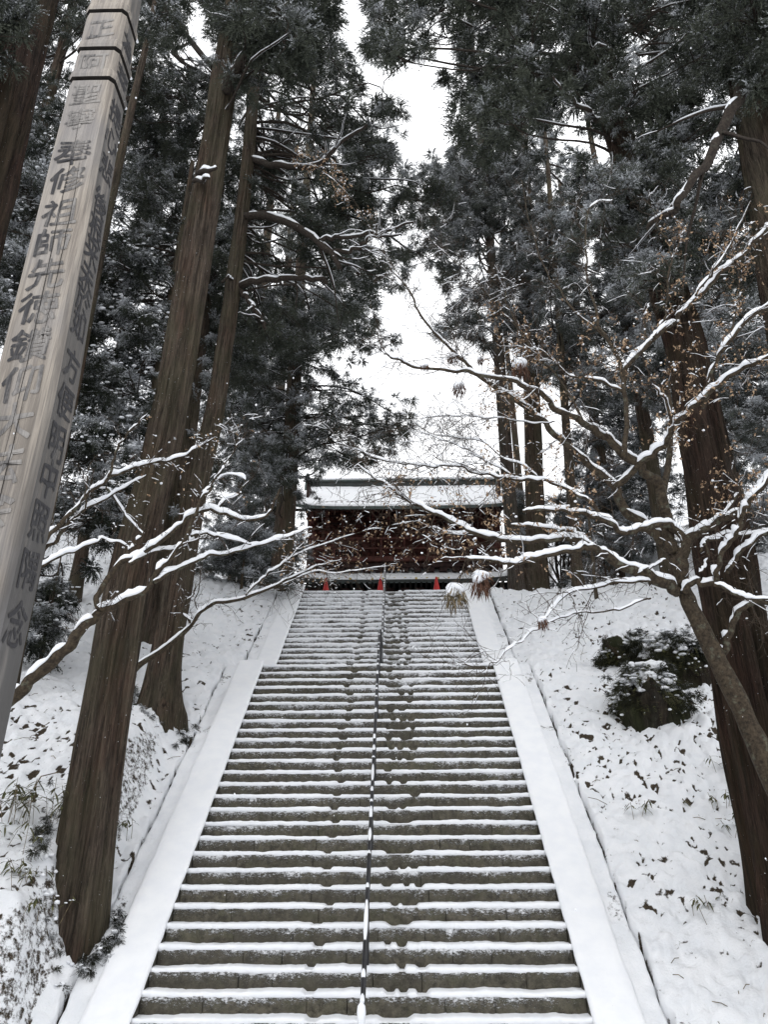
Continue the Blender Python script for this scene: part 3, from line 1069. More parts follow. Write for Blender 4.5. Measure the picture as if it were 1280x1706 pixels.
# ------------------------------------------------------------------ trees
SKY = [
    [(535,45),(561,34),(584,-40),(612,-40),(598,79),(625,97),(662,101),(681,116),(711,97),(737,75),(765,71),(752,101),(722,116),(720,140),(765,148),(756,161),(760,187),(750,210),(749,240),(722,259),(696,274),(689,290),(662,262),(640,240),(677,221),(689,206),(674,176),(640,154),(610,139),(602,120),(595,90),(557,67)],
    [(711,457),(730,457),(722,512),(715,530),(732,562),(750,572),(780,570),(800,577),(822,590),(830,640),(880,650),(905,640),(935,645),(946,800),(915,830),(640,806),(607,795),(619,769),(640,755),(672,745),(700,720),(697,695),(668,690),(690,655),(695,627),(677,600),(672,570),(655,545),(610,525),(625,512),(659,484),(677,469)],
    [(312,-20),(332,-20),(352,50),(338,66),(322,30)],
    [(897,88),(925,70),(960,78),(938,95),(908,112)],
    [(1164,190),(1176,135),(1194,125),(1190,165),(1172,196)],
    [(965,400),(985,392),(982,425),(1010,430),(1000,440),(972,437)],
    [(918,240),(940,228),(946,240),(925,255)],
]
def in_sky(px, py, k=0):
    jx = px + (vn(px/26., py/26., k + .5)-.5)*34
    jy = py + (vn(px/26., py/26., k + 7.5)-.5)*34
    r = np.zeros(np.shape(px), bool)
    for p in SKY:
        r |= inpoly(jx, jy, p)
    return r

# A crown is thousands of cedar tufts: a few tuft shapes, each a spray of drooping shoots set with fine needles,
# are placed by geometry nodes inside the crown's own mesh.
NVAR = 5
def tuft_template():
    g = np.random.default_rng(2024)
    V, F, var, top = [], [], [], []
    n0 = 0
    for v in range(NVAR):
        for i in range(44):
            o = g.normal(size=3); o[0] = o[0]*.8 + .45; o[2] = o[2]*.75 + .12
            o /= np.linalg.norm(o)
            L = g.uniform(.55, 1.08)
            p0 = o*g.uniform(.05, .25)
            sag = g.uniform(.12, .55)
            lat = np.cross(o, [0, 0, 1.0]); lat /= np.linalg.norm(lat) + 1e-6
            up = np.cross(lat, o)
            m = 15
            for q in range(m):
                t = (q + g.random())/m
                c = p0 + (o*L - p0)*t + np.array([0, 0, -sag*t*t])
                an = g.uniform(0, 2*math.pi)
                r = lat*math.cos(an) + up*math.sin(an)
                d = o*.85 + r*.62 + np.array([0, 0, -.12])
                d /= np.linalg.norm(d)
                w = np.cross(d, g.normal(size=3)); w /= np.linalg.norm(w) + 1e-6
                ln, wd = .175*g.uniform(.7, 1.25)*(1.1 - .45*t), .029*g.uniform(.8, 1.3)
                V += [c - w*wd, c + w*wd, c + d*ln]
                F.append((n0, n0 + 1, n0 + 2)); n0 += 3
                var.append(v)
                top += [float(np.clip(c[2]*1.1 + .35*(up*math.sin(an))[2], -1, 1))]*3
    return np.array(V, np.float32), np.array(F), np.array(var), np.array(top, np.float32)
TUFT = tuft_template()

def tuft_nodes():
    ng = bpy.data.node_groups.new('needle_tufts', 'GeometryNodeTree')
    ng.interface.new_socket('Geometry', in_out='INPUT', socket_type='NodeSocketGeometry')
    ng.interface.new_socket('Geometry', in_out='OUTPUT', socket_type='NodeSocketGeometry')
    N, Lk = ng.nodes, ng.links
    gi, go = N.new('NodeGroupInput'), N.new('NodeGroupOutput')
    def attr(name, typ):
        n = N.new('GeometryNodeInputNamedAttribute')
        n.data_type = typ
        n.inputs['Name'].default_value = name
        return n.outputs['Attribute']
    sepg = N.new('GeometryNodeSeparateGeometry')
    sepg.domain = 'POINT'
    cmp_ = N.new('FunctionNodeCompare')
    cmp_.data_type = 'FLOAT'
    cmp_.operation = 'GREATER_THAN'
    Lk.new(attr('shape', 'FLOAT'), cmp_.inputs[0])
    cmp_.inputs[1].default_value = .5
    Lk.new(gi.outputs[0], sepg.inputs['Geometry'])
    Lk.new(cmp_.outputs[0], sepg.inputs['Selection'])
    spl = N.new('GeometryNodeSplitToInstances')
    spl.domain = 'POINT'
    Lk.new(sepg.outputs[0], spl.inputs['Geometry'])
    Lk.new(attr('kind_id', 'INT'), spl.inputs['Group ID'])
    iop = N.new('GeometryNodeInstanceOnPoints')
    Lk.new(sepg.outputs[1], iop.inputs['Points'])
    Lk.new(spl.outputs[0], iop.inputs['Instance'])
    iop.inputs['Pick Instance'].default_value = True
    Lk.new(attr('kind_id', 'INT'), iop.inputs['Instance Index'])
    e2r = N.new('FunctionNodeEulerToRotation')
    Lk.new(attr('turn', 'FLOAT_VECTOR'), e2r.inputs[0])
    Lk.new(e2r.outputs[0], iop.inputs['Rotation'])
    Lk.new(attr('size', 'FLOAT_VECTOR'), iop.inputs['Scale'])
    Lk.new(iop.outputs[0], go.inputs[0])
    return ng
TUFT_NODES = tuft_nodes()

def tassels(b, C, D, R, snow, seed=0):
    if len(C) == 0: return
    if not hasattr(b, 'tufts'): b.tufts = []
    n = len(C)
    b.tufts.append((np.asarray(C, float), np.asarray(D, float), np.broadcast_to(np.asarray(R, float), (n,)), np.broadcast_to(np.asarray(snow, float), (n,)), seed))

def build_tufts(b, name, mat, parent):
    g = np.random.default_rng(b.tufts[0][4] + 7)
    C = np.vstack([t[0] for t in b.tufts]); D = np.vstack([t[1] for t in b.tufts])
    R = np.concatenate([t[2] for t in b.tufts]); S = np.concatenate([t[3] for t in b.tufts])
    n = len(C)
    TV, TF, TK, TT = TUFT
    me = bpy.data.meshes.new(name)
    nt = len(TV)
    me.vertices.add(nt + n)
    me.vertices.foreach_set('co', np.concatenate([TV.reshape(-1), C.astype(np.float32).reshape(-1)]))
    me.loops.add(TF.size)
    me.loops.foreach_set('vertex_index', TF.reshape(-1).astype(np.int32))
    me.polygons.add(len(TF))
    me.polygons.foreach_set('loop_start', np.arange(0, TF.size, 3, dtype=np.int32))
    me.polygons.foreach_set('loop_total', np.full(len(TF), 3, np.int32))
    def put(nm, typ, val, key='value'):
        a = me.attributes.new(nm, typ, 'POINT')
        a.data.foreach_set(key, val)
    put('shape', 'FLOAT', np.concatenate([np.ones(nt), np.zeros(n)]).astype(np.float32))
    put('kind_id', 'INT', np.concatenate([np.repeat(TK, 3), g.integers(0, NVAR, n)]).astype(np.int32))
    put('top', 'FLOAT', np.concatenate([TT, np.zeros(n)]).astype(np.float32))
    put('snow', 'FLOAT', np.concatenate([np.zeros(nt), S]).astype(np.float32))
    yaw = np.arctan2(D[:, 1], D[:, 0]) + g.normal(size=n)*.5
    pit = -np.arcsin(np.clip(D[:, 2], -.9, .9))*.7 + g.normal(size=n)*.25
    turn = np.stack([g.normal(size=n)*.35, pit, yaw], -1)
    put('turn', 'FLOAT_VECTOR', np.concatenate([np.zeros((nt, 3)), turn]).astype(np.float32).reshape(-1), 'vector')
    sc = (R*g.uniform(.6, 1.45, n))[:, None]*np.array([1.1, 1.0, .85])
    put('size', 'FLOAT_VECTOR', np.concatenate([np.ones((nt, 3)), sc]).astype(np.float32).reshape(-1), 'vector')
    me.materials.append(mat)
    me.update(calc_edges=True)
    o = bpy.data.objects.new(name, me)
    col.objects.link(o)
    o.parent = parent
    o.matrix_parent_inverse = parent_inv(parent)
    md = o.modifiers.new('tufts', 'NODES')
    md.node_group = TUFT_NODES
    return o

def ridgefn(seed, amp, flare=0.0, z0=0.0):
    def f(th, z):
        r = 1 + amp*(vn(np.cos(th)*5 + seed, np.sin(th)*5, z*.25) - .5) + amp*1.1*(vn(np.cos(th)*13 + seed, np.sin(th)*13, z*.5) - .5)
        r = r + amp*.7*(vn(th*0 + np.cos(th)*26, np.sin(th)*26 + seed, z*1.2) - .5)
        if flare:
            e = np.exp(-np.clip(z - z0, 0, None)/.55)
            r = r + flare*e*(1 + .7*np.cos(th*5 + seed))
        return r
    return f

def path_on(P0, P1, n, wob=.06, seed=0):
    t = np.linspace(0, 1, n)
    P = P0 + (P1 - P0)*t[:, None]
    h = np.linalg.norm(P1 - P0)
    P[:, 0] += (vn(t*h*.18, seed*3.1)-.5)*wob*2*np.minimum(1, t*4)
    P[:, 1] += (vn(t*h*.18, seed*5.7 + 9)-.5)*wob*2*np.minimum(1, t*4)
    return P

def catmull(P, n):
    P = np.asarray(P, float)
    if len(P) < 3:
        t = np.linspace(0, 1, n)[:, None]
        return P[0] + (P[-1] - P[0])*t
    Q = np.vstack([2*P[0] - P[1], P, 2*P[-1] - P[-2]])
    seg = np.linspace(0, len(P) - 1 - 1e-6, n)
    i = seg.astype(int)
    t = (seg - i)[:, None]
    p0, p1, p2, p3 = Q[i], Q[i+1], Q[i+2], Q[i+3]
    return .5*((2*p1) + (-p0 + p2)*t + (2*p0 - 5*p1 + 4*p2 - p3)*t*t + (-p0 + 3*p1 - 3*p2 + p3)*t**3)

def snowcap(b, P, R, amt=1.0, seed=0, brk=.35, freq=5.0, thin=1.0):
    """snow lying along the top of a branch, broken where it has slid off or the branch is steep"""
    P = np.asarray(P)
    n = len(P)
    if n < 4: return
    T = np.gradient(P, axis=0)
    T /= np.linalg.norm(T, axis=1)[:, None] + 1e-9
    hz = np.sqrt(T[:, 0]**2 + T[:, 1]**2)
    side = np.cross(T, [0, 0, 1.0])
    ls = np.linalg.norm(side, axis=1)[:, None]
    side = side/(ls + 1e-6)
    up = np.cross(side, T)
    s = np.concatenate([[0], np.cumsum(np.linalg.norm(np.diff(P, axis=0), axis=1))])
    nz = vn(s*freq, seed*1.7)
    keep = (hz > .42) & (nz > brk*(1.25 - hz*.6)) & (ls[:, 0] > .2)
    wid = np.sqrt(np.clip(R, .002, None)*.028)*.55 + R*.55 + .002
    hh = (.012 + .50*np.sqrt(R*.045))*amt*(.40 + .75*vn(s*7, seed + 3.3) + .5*vn(s*24, seed + 5.1))*sst(.35, .8, hz)
    wid = wid*(.75 + .3*vn(s*6, seed + 8.8) + .25*vn(s*19, seed + 9.9))
    wid, hh = wid*thin, hh*thin
    i = pieces = 0
    while i < n:
        if not keep[i]:
            i += 1; continue
        j = i
        while j + 1 < n and keep[j+1]: j += 1
        if j - i >= 3:
            q = slice(i, j + 1)
            m = j - i + 1
            e = np.sqrt(np.clip(np.sin(np.linspace(.05, math.pi - .05, m)), 0, 1))
            e = np.minimum(1, e*1.35)
            c = P[q] + up[q]*(R[q]*.45)[:, None]
            w, h = wid[q]*e, hh[q]*e
            base = R[q]*.55
            ring = []
            for a in (-1.0, -.92, -.5, 0.0, .5, .92, 1.0):
                lift = math.sqrt(max(0, 1 - a*a)) if abs(a) < .99 else -.15
                ring.append(c + side[q]*(a*w)[:, None] + up[q]*(base*.8*math.sqrt(max(0, 1 - .8*a*a)) + h*lift)[:, None])
            b.grid(np.stack(ring, 1), close=True)
            pieces += 1
        i = j + 1
    return pieces

def blob(b, c, r, seed=0, sx=1.0, sz=.75, rings=5, seg=8):
    th = np.linspace(0, 2*math.pi, seg, endpoint=False)
    ph = np.linspace(.02, math.pi - .02, rings)
    T, Pp = np.meshgrid(th, ph)
    d = np.stack([np.sin(Pp)*np.cos(T)*sx, np.sin(Pp)*np.sin(T), np.cos(Pp)*sz], -1)
    k = 1 + .45*(vn(d[..., 0]*2 + seed, d[..., 1]*2, d[..., 2]*2) - .5)
    b.grid(np.asarray(c) + d*(r*k)[..., None], close=True)

class Tree:
    def __init__(s, name, base, label, cat, group=None, bark=M_bark, fol=M_fol, limbm=M_limb, seed=1):
        s.e = thing(name, base, label, cat, group)
        s.base = np.asarray(base, float)
        s.bark, s.fol, s.limbm, s.seed = bark, fol, limbm, seed
        s.fb = MB()
        s.sb = MB()
        s.lb, s.pb = MB(), MB()
        s.nl = 0
    def trunk(s, top, r0, r1, seg=40, ridge=.22, flare=.25, n=90, wob=.05, power=.8, via=None):
        P = path_on(s.base - np.array([0, 0, .5]), np.asarray(top, float), n, wob, s.seed)
        if via is not None:
            P = catmull([s.base - np.array([0, 0, .5]), *via, np.asarray(top, float)], n)
        t = np.linspace(0, 1, n)
        R = r0 + (r1 - r0)*t**power
        s.P, s.R = P, R
        b = MB()
        b.tube(P, R, seg, ridge=ridgefn(s.seed*1.37, ridge, flare, s.base[2]))
        return b.build('trunk', s.bark, s.e)
    def trunk_at(s, z):
        i = int(np.clip(np.searchsorted(s.P[:, 2], z), 0, len(s.P) - 1))
        return s.P[i]
    def limb(s, pts, r0, r1, n=30, snow=1.0, own=True, brk=.3):
        P = catmull(pts, n)
        kk = .11 if own else .05
        P[1:-1] += (np.stack([vn(np.arange(n-2)*.35, s.seed + q*7 + s.nl*3.1) for q in range(3)], -1) - .5)*kk
        t = np.linspace(0, 1, n)
        R = r0 + (r1 - r0)*t
        s.nl += 1
        if own:
            b = MB()
            b.tube(P, R, 8)
            o = b.build('limb', s.limbm, s.e)
            if snow > 0:
                c = MB()
                m = snowcap(c, P, R, snow, s.nl + s.seed*10, brk)
                if c.n: tag(c.build('limb_snow', M_snow_fine, o), kind='stuff' if m > 1 else None)
            gl = np.random.default_rng(s.nl*17 + s.seed)
            Lh = np.linalg.norm(P[-1] - P[0])
            for j in range(4 if Lh > 1.2 else 0):
                k0 = int(gl.uniform(.3, .95)*(n - 2))
                tdir = P[k0+1] - P[k0]; tdir /= np.linalg.norm(tdir) + 1e-9
                dd_ = tdir*.8 + gl.normal(size=3)*.55 + np.array([0, 0, .15])
                dd_ /= np.linalg.norm(dd_)
                l_ = Lh*gl.uniform(.2, .45)
                e_ = P[k0] + dd_*l_
                s.limb([P[k0], P[k0] + dd_*l_*.5 + gl.normal(size=3)*.06*l_, e_ + np.array([0, 0, -.04*l_])], R[k0]*.45, .006, 14, .7, own=False, brk=.35)
        else:
            s.lb.tube(P, R, 4, cap=False)
            if snow > 0: snowcap(s.sb, P, R, snow, s.nl + s.seed*10, brk)
        return P, R
    def fill(s, poly, nb, dd, rb=.7, nc=12, k=0, ln=0, rad=0, snow=.5, D=None, limbs=True, seed=0, front=None, cr=.26):
        """boughs spread through the part of the crown seen inside a region of the picture"""
        g = np.random.default_rng(seed + s.seed*100)
        xs, ys = [p[0] for p in poly], [p[1] for p in poly]
        D0 = s.base[1] if D is None else D
        CC, DD, SS = [], [], []
        tries = cnt = 0
        while cnt < nb and tries < nb*30:
            tries += 1
            px, py = g.uniform(min(xs), max(xs)), g.uniform(min(ys), max(ys))
            if not inpoly(px, py, poly)[0] or in_sky(np.array([px]), np.array([py]))[0]:
                continue
            dep = D0 + g.uniform(-dd, dd)
            Q = at(px, py, dep)
            cnt += 1
            root = s.trunk_at(Q[2] - .12*np.hypot(*(Q[:2] - s.trunk_at(Q[2])[:2])) + g.uniform(-.2, .5))
            out = Q - root
            L = np.linalg.norm(out)
            out = out/(L + 1e-6)
            rr = rb*g.uniform(.7, 1.3)
            # clumps: along the outer limb and fanned to its sides, flattened like a cedar spray
            m = int(nc*g.uniform(.7, 1.3))
            lat = np.cross(out, [0, 0, 1.0]); lat /= np.linalg.norm(lat) + 1e-6
            a = g.uniform(-1.1, .8, m)
            w = g.normal(size=m)*.55*(1 - .35*np.abs(a))
            h = g.normal(size=m)*.25 - .18*a*a
            C = Q + 1.12*rr*(a[:, None]*out + w[:, None]*lat + h[:, None]*np.array([0, 0, 1.0]))
            x, y, dpt = project(C)
            ok = ~in_sky(x, y) & (dpt > 1.5)
            C = C[ok]
            if len(C) == 0: continue
            CC.append(C)
            dv = out[None] + (C - Q)/rr*.6
            DD.append(dv/(np.linalg.norm(dv, axis=1)[:, None] + 1e-6))
            SS.append(snow + g.uniform(-.16, .16) + .22*(C[:, 2] - Q[2])/rr + g.uniform(-.08, .08, len(C)))
            if limbs and L < 9:
                mid = root + (Q - root)*.55 + np.array([0, 0, .06*L])
                mx, my, _ = project(np.array([mid]))
                if not in_sky(mx, my)[0]:
                    s.limb([root, root + (Q - root)*.25 + [0, 0, .05*L] + g.normal(size=3)*.05*L, mid + g.normal(size=3)*.05*L, root + (Q - root)*.8 + g.normal(size=3)*.05*L, Q], .012 + .008*L, .010, 12, .55, own=False, brk=.62)
                for c_ in C[::3]:
                    s.limb([Q - out*rr*.5, (Q + c_)/2 + g.normal(size=3)*.05, c_], .012, .006, 5, 0, own=False)
        if CC:
            C, S = np.vstack(CC), np.concatenate(SS)
            tassels(s.fb, C, np.vstack(DD), cr, S, seed=seed + s.seed)
            if s.fol is M_fol_snowy:
                for c_ in C[g.random(len(C)) < .75]:
                    for q in range(3):
                        v_ = g.normal(size=3)*np.array([.55, .55, .12])
                        blob(s.pb, c_ + cr*(v_ + np.array([0, 0, .62 - .35*abs(v_[0])])), cr*g.uniform(.05, .17), g.integers(999), g.uniform(1.0, 2.4), g.uniform(.3, .6), 4, 6)
    def done(s):
        if s.lb.n: tag(s.lb.build('branches', s.limbm, s.e), kind='stuff')
        if s.sb.n: tag(s.sb.build('branch_snow', M_snow_fine, s.e), kind='stuff')
        if hasattr(s.fb, 'tufts'): tag(build_tufts(s.fb, 'crown', s.fol, s.e), kind='stuff')
        if s.pb.n: tag(s.pb.build('crown_snow', M_snow_fine, s.e), kind='stuff')

def px_top(base, px, py, zadd=1.35):
    """a trunk top: through the point seen at (px,py) straight ahead of the base, and on beyond it"""
    Q = at(px, py, base[1])
    return base + (Q - base)*zadd

G_TREES = 'cedar trees around the stair'
# T1: the big cedar left of the stair
B1 = ground(124, 1540); B1 = np.array([B1[0], B1[1], B1[2]])
t1 = Tree('cedar_tree', B1, 'largest cedar trunk left of the stair, its base close to the kerb edge', 'cedar tree', G_TREES, M_bark, seed=1)
t1.trunk(px_top(B1, 399, -40, 1.35), .300, .205, 72, .24, .08, 200, via=[at(205, 1012, B1[1]), at(292, 640, B1[1]), at(395, 0, B1[1])])
d = B1[1]
t1.limb([at(376, 150, d - .25), at(392, 122, d - .6), at(408, 90, d - .9), at(428, 50, d - 1.1), at(455, 28, d - 1.3), at(500, -10, d - 1.5)], .10, .07, 40, 1.2, brk=.2)
t1.limb([at(328, 290, d - .3), at(345, 284, d - .5), at(362, 279, d - .62)], .05, .02, 12, 1.6, brk=0)
t1.limb([at(322, 302, d - .3), at(338, 300, d - .5), at(348, 297, d - .6)], .04, .02, 12, 1.6, brk=0)
t1.fill([(400,-60),(560,-60),(540,40),(520,90),(430,110),(395,60)], 26, 1.5, .55, 12, 37, 0.112, 0.0127, .40, D=d - .3, seed=1)
t1.fill([(250,-80),(370,-80),(360,30),(300,60),(250,40)], 14, 1.5, .6, 12, 34, 0.112, 0.0127, .42, D=d + .3, seed=2)
t1.done()

# T2: second cedar a little higher, with the heavy right hand limbs
B2 = ground(268, 1192)
t2 = Tree('cedar_tree', B2, 'second cedar left of the stair, slimmer, with long snowy limbs reaching right', 'cedar tree', G_TREES, M_bark_moss, seed=2)
t2.trunk(px_top(B2, 430, 70, 1.25), .29, .11, 56, .26, .40, 160, power=.6, via=[at(278, 1090, B2[1]), at(322, 840, B2[1]), at(365, 640, B2[1]), at(410, 300, B2[1]), at(428, 90, B2[1])])
d = B2[1]
for pts, r0, r1 in (
    ([(418,268,0),(456,275,-.3),(497,276,-.6),(542,266,-.8),(566,240,-.9),(612,208,-1)], .085, .03),
    ([(405,360,0),(450,362,-.4),(490,375,-.8),(520,395,-1.1),(550,420,-1.3),(566,448,-1.4)], .095, .05),
    ([(530,405,-1.2),(552,396,-1.3),(590,390,-1.5),(640,385,-1.7),(692,370,-2)], .05, .018),
    ([(548,420,-1.3),(592,414,-1.4),(618,398,-1.5),(670,392,-1.8)], .045, .015),
    ([(396,478,0),(430,468,-.3),(480,463,-.6),(520,462,-.8),(546,471,-.9)], .075, .04),
    ([(400,480,0),(420,510,-.2),(442,548,-.3)], .06, .035),
    ([(424,268,0),(460,250,.4),(490,232,.8)], .05, .02),
    ([(392,470,0),(380,462,-.3),(372,470,-.4)], .03, .02)):
    t2.limb([at(x, y, d + o) for x, y, o in pts], r0, r1, 40, 1.1, brk=.22)
PL2 = [(420,-40),(560,-40),(540,60),(605,130),(690,205),(655,262),(728,335),(735,400),(700,450),(640,482),(590,540),(480,600),(400,560),(392,480),(412,200)]
t2.fill(PL2, 80, 1.7, .75, 15, 40, .13, .015, .47, D=d + 1.7, seed=3)
t2.done()

# the cedar close behind the second one
B3 = ground(235, 1075, 10); B3 = at(262, 1065, 15.5); B3[2] = H(B3[0], B3[1])
t3 = Tree('cedar_tree', B3, 'dark cedar standing in the narrow gap behind the two big left trunks', 'cedar tree', G_TREES, M_bark, seed=3)
t3.trunk(px_top(B3, 362, 300, 1.3), .34, .18, 32, .2, .2, 80)
t3.fill([(330,120),(410,100),(400,300),(385,480),(350,500),(335,330)], 22, 1.8, .8, 12, 31, 0.145, 0.0176, .45, seed=4)
t3.fill([(205,-40),(380,-40),(350,260),(320,420),(270,560),(200,500),(215,260)], 62, 2.2, .8, 13, 37, 0.145, 0.0176, .46, seed=5)
t3.fill([(318,480),(392,480),(378,700),(330,800),(300,800)], 30, .9, .7, 12, 0, 0, 0, .5, D=16.5, seed=44)
t3.done()

# farther cedars left of the gate
for i, (px, D, zt, poly, nb, sn, lb) in enumerate((
    (470, 21.5, 26, [(390,480),(600,500),(660,560),(690,640),(690,735),(640,750),(580,765),(500,770),(470,830),(400,830),(380,640)], 88, .54, 'dark cedar at the left end of the temple roof, branches hanging over the eave'),
    (395, 24.5, 26, [(360,560),(480,600),(490,780),(455,930),(400,960),(350,900),(340,700)], 66, .58, 'frosted cedar in the shade left of the temple gate'),
    (560, 27.5, 27, [(430,120),(600,160),(660,300),(700,420),(620,520),(480,520),(420,330)], 54, .54, 'tall cedar seen behind the long snowy limbs above the gate'))):
    q = at(px, 950, D)
    B = np.array([q[0], q[1], H(q[0], q[1])])
    if i == 2: B = np.array([-4.6, D, H(-4.6, D)])
    t = Tree('cedar_tree', B, lb, 'cedar tree', G_TREES, M_bark, M_fol_far if i else M_fol, seed=4 + i)
    t.trunk(B + np.array([0, 0, zt]), .34, .10, 20, .15, .2, 50)
    t.fill(poly, nb, 2.4, 1.0, 13, 34, 0.172, 0.0206, sn, seed=6 + i)
    t.done()

# snowy cypresses on the left slope behind the trunks
for i, (px, D, poly, nb, lb) in enumerate((
    (205, 13.2, [(110,420),(250,380),(262,560),(235,760),(215,900),(90,900),(100,640)], 86, 'snow laden cypress between the wooden pillar and the big left cedar, low boughs'),
    (120, 16.5, [(140,180),(240,120),(300,250),(255,430),(120,450)], 44, 'snow laden cypress rising behind the top of the wooden pillar, upper boughs'),
    (40, 11.5, [(-60,330),(60,230),(105,120),(80,420),(0,560),(-60,560)], 50, 'dark snowy cypress at the left picture edge behind the pillar'))):
    q = at(px, 1000, D)
    B = np.array([q[0], q[1], H(q[0], q[1])])
    t = Tree('cypress_tree', B, lb, 'cypress tree', 'snowy cypresses on the left slope', M_bark, M_fol_snowy, seed=14 + i)
    t.trunk(B + np.array([0, 0, 13 + 4*i]), .17, .05, 16, .12, .2, 40)
    t.fill(poly, nb, 1.5, .62, 13, 37, 0.106, 0.0167, .56, seed=16 + i, cr=.23)
    t.done()
B = ground(60, 1125)
t = Tree('cypress_sapling', B, 'small dark evergreen sapling growing on the left bank beside the foot of the pillar', 'sapling', None, M_bark, M_fol_snowy, seed=20)
t.trunk(B + np.array([0, 0, 2.2]), .04, .012, 8, .1, .2, 16)
t.fill([(25,960),(85,930),(110,1010),(90,1090),(20,1110)], 22, .5, .28, 10, 31, 0.066, 0.0108, .50, seed=20, cr=.17)
t.done()

q = at(60, 700, 13.5)
B = np.array([q[0] - 1.5, 13.5, H(q[0] - 1.5, 13.5)])
t = Tree('cedar_tree', B, 'dark cedar filling the gap between the corner trunk and the wooden pillar', 'cedar tree', G_TREES, M_bark, M_fol, seed=19)
t.trunk(px_top(B, 118, 20, 1.3), .22, .10, 20, .15, .2, 50)
t.fill([(-60,-80),(300,-80),(240,60),(130,60),(95,180),(50,400),(-60,430)], 70, 1.6, .75, 14, 34, .14, .015, .5, D=13.5, seed=19)
t.done()

# trunk in the top left corner
q = at(40, 150, 7.6)
B = np.array([q[0] - .15, 7.6, 0]); B[2] = H(B[0], B[1])
t = Tree('cedar_tree', B, 'near cedar trunk in the top left corner with red brown and mossy bark', 'cedar tree', G_TREES, M_bark_red, seed=22)
Q0, Q1 = at(30, 60, 7.6), at(-40, 340, 7.6)
top = Q1 + (Q0 - Q1)*2.2
t.base = np.array([Q1[0] + (Q1[0]-Q0[0])/(Q0[2]-Q1[2])*(Q1[2]-B[2]), 7.6, B[2]])
t.e.location = Vector(t.base)
t.trunk(top, .46, .40, 72, .2, .2, 160)
t.fill([(-60,-60),(36,-60),(48,40),(40,80),(0,90),(-60,80)], 16, .5, .35, 12, 37, 0.079, 0.0118, .45, D=6.9, seed=22, cr=.2)
t.done()

# right hand side: the big red barked cedar
q = at(1345, 1520, 9.45)
B = np.array([q[0], 9.45, 0]); B[2] = H(B[0], B[1])
t4 = Tree('cedar_tree', B, 'big red barked cedar at the right edge behind the snowy maple', 'cedar tree', G_TREES, M_bark_red, seed=30)
t4.trunk(at(985, 60, 9.6) + np.array([-.3, .2, 7]), .44, .20, 72, .28, .2, 220, via=[at(1268, 1240, 9.45), at(1221, 1000, 9.45), at(1165, 700, 9.45), at(1134, 545, 9.45), at(1034, 230, 9.5)])
d = 9.45
for pts, r0, r1 in (
    ([(1020,205,-.2),(1000,198,-.3),(980,187,-.5),(950,161,-.7),(922,128,-.9)], .05, .02),
    ([(1030,110,-.2),(1018,85,-.5),(1000,78,-.7),(985,90,-.8)], .04, .02),
    ([(1085,330,-.3),(1110,305,-.6),(1140,270,-.9)], .04, .02),
    ([(1010,130,-.3),(1030,110,-.6),(1060,95,-.8)], .035, .015)):
    t4.limb([at(x, y, d + o) for x, y, o in pts], r0, r1, 30, 1.2, brk=.2)
PR1 = [(600,-60),(985,-60),(990,60),(1000,180),(960,220),(900,200),(860,240),(800,220),(770,140),(760,60),(710,100),(680,118),(640,100),(600,80)]
t4.fill(PR1, 66, 2.0, .62, 14, 40, 0.112, 0.0137, .42, D=d + 1.0, seed=30)
PR2 = [(1030,-60),(1240,-60),(1230,120),(1190,200),(1130,300),(1060,260),(1050,120)]
t4.fill(PR2, 40, 1.6, .6, 13, 37, 0.112, 0.0137, .46, D=d + .2, seed=31)
for poly, nb, D in (([(1000,150),(1055,150),(1050,185),(1005,190)], 3, d - .7), ([(1035,260),(1120,230),(1125,330),(1050,350),(1010,330)], 12, d - .7),
                    ([(960,290),(1075,270),(1080,345),(990,400),(950,370)], 14, d - .8), ([(1060,400),(1160,380),(1150,460),(1070,470)], 7, d - .6)):
    t4.fill(poly, nb, .4, .42, 12, 37, 0.092, 0.0118, .60, D=D, seed=33 + nb, cr=.20)
t4.done()

# far right trunk with the thick diagonal limb
q = at(1275, 210, 8.2)
B = np.array([6.5, 8.2, 0]); B[2] = H(B[0], B[1])
Q0, Q1 = at(1262, 150, 8.2), at(1318, 450, 8.2)
base = np.array([Q1[0] + (Q1[0]-Q0[0])/(Q0[2]-Q1[2])*(Q1[2]-B[2])*1.0, 8.2, 0.0]); base[2] = H(base[0], base[1])
t5 = Tree('cedar_tree', base, 'mossy cedar trunk cut by the upper right picture edge, with one thick drooping limb', 'cedar tree', G_TREES, M_bark_moss, seed=40)
t5.trunk(Q1 + (Q0 - Q1)*2.6, .46, .34, 60, .2, .2, 160)
t5.limb([at(x, y, 8.2 + o) for x, y, o in ((1300,60,-.3),(1262,112,-.6),(1236,150,-.7),(1212,184,-.8),(1194,228,-.85),(1168,282,-.9),(1140,328,-.9),(1112,358,-.7),(1080,380,-.3))], .11, .03, 50, 1.0, brk=.35)
t5.fill([(1190,-60),(1340,-60),(1340,120),(1230,130)], 22, .9, .5, 12, 37, 0.099, 0.0127, .48, D=7.6, seed=40)
t5.fill([(1170,300),(1290,280),(1290,460),(1200,480)], 14, .6, .5, 12, 37, 0.099, 0.0127, .56, D=9.4, seed=41)
t5.done()

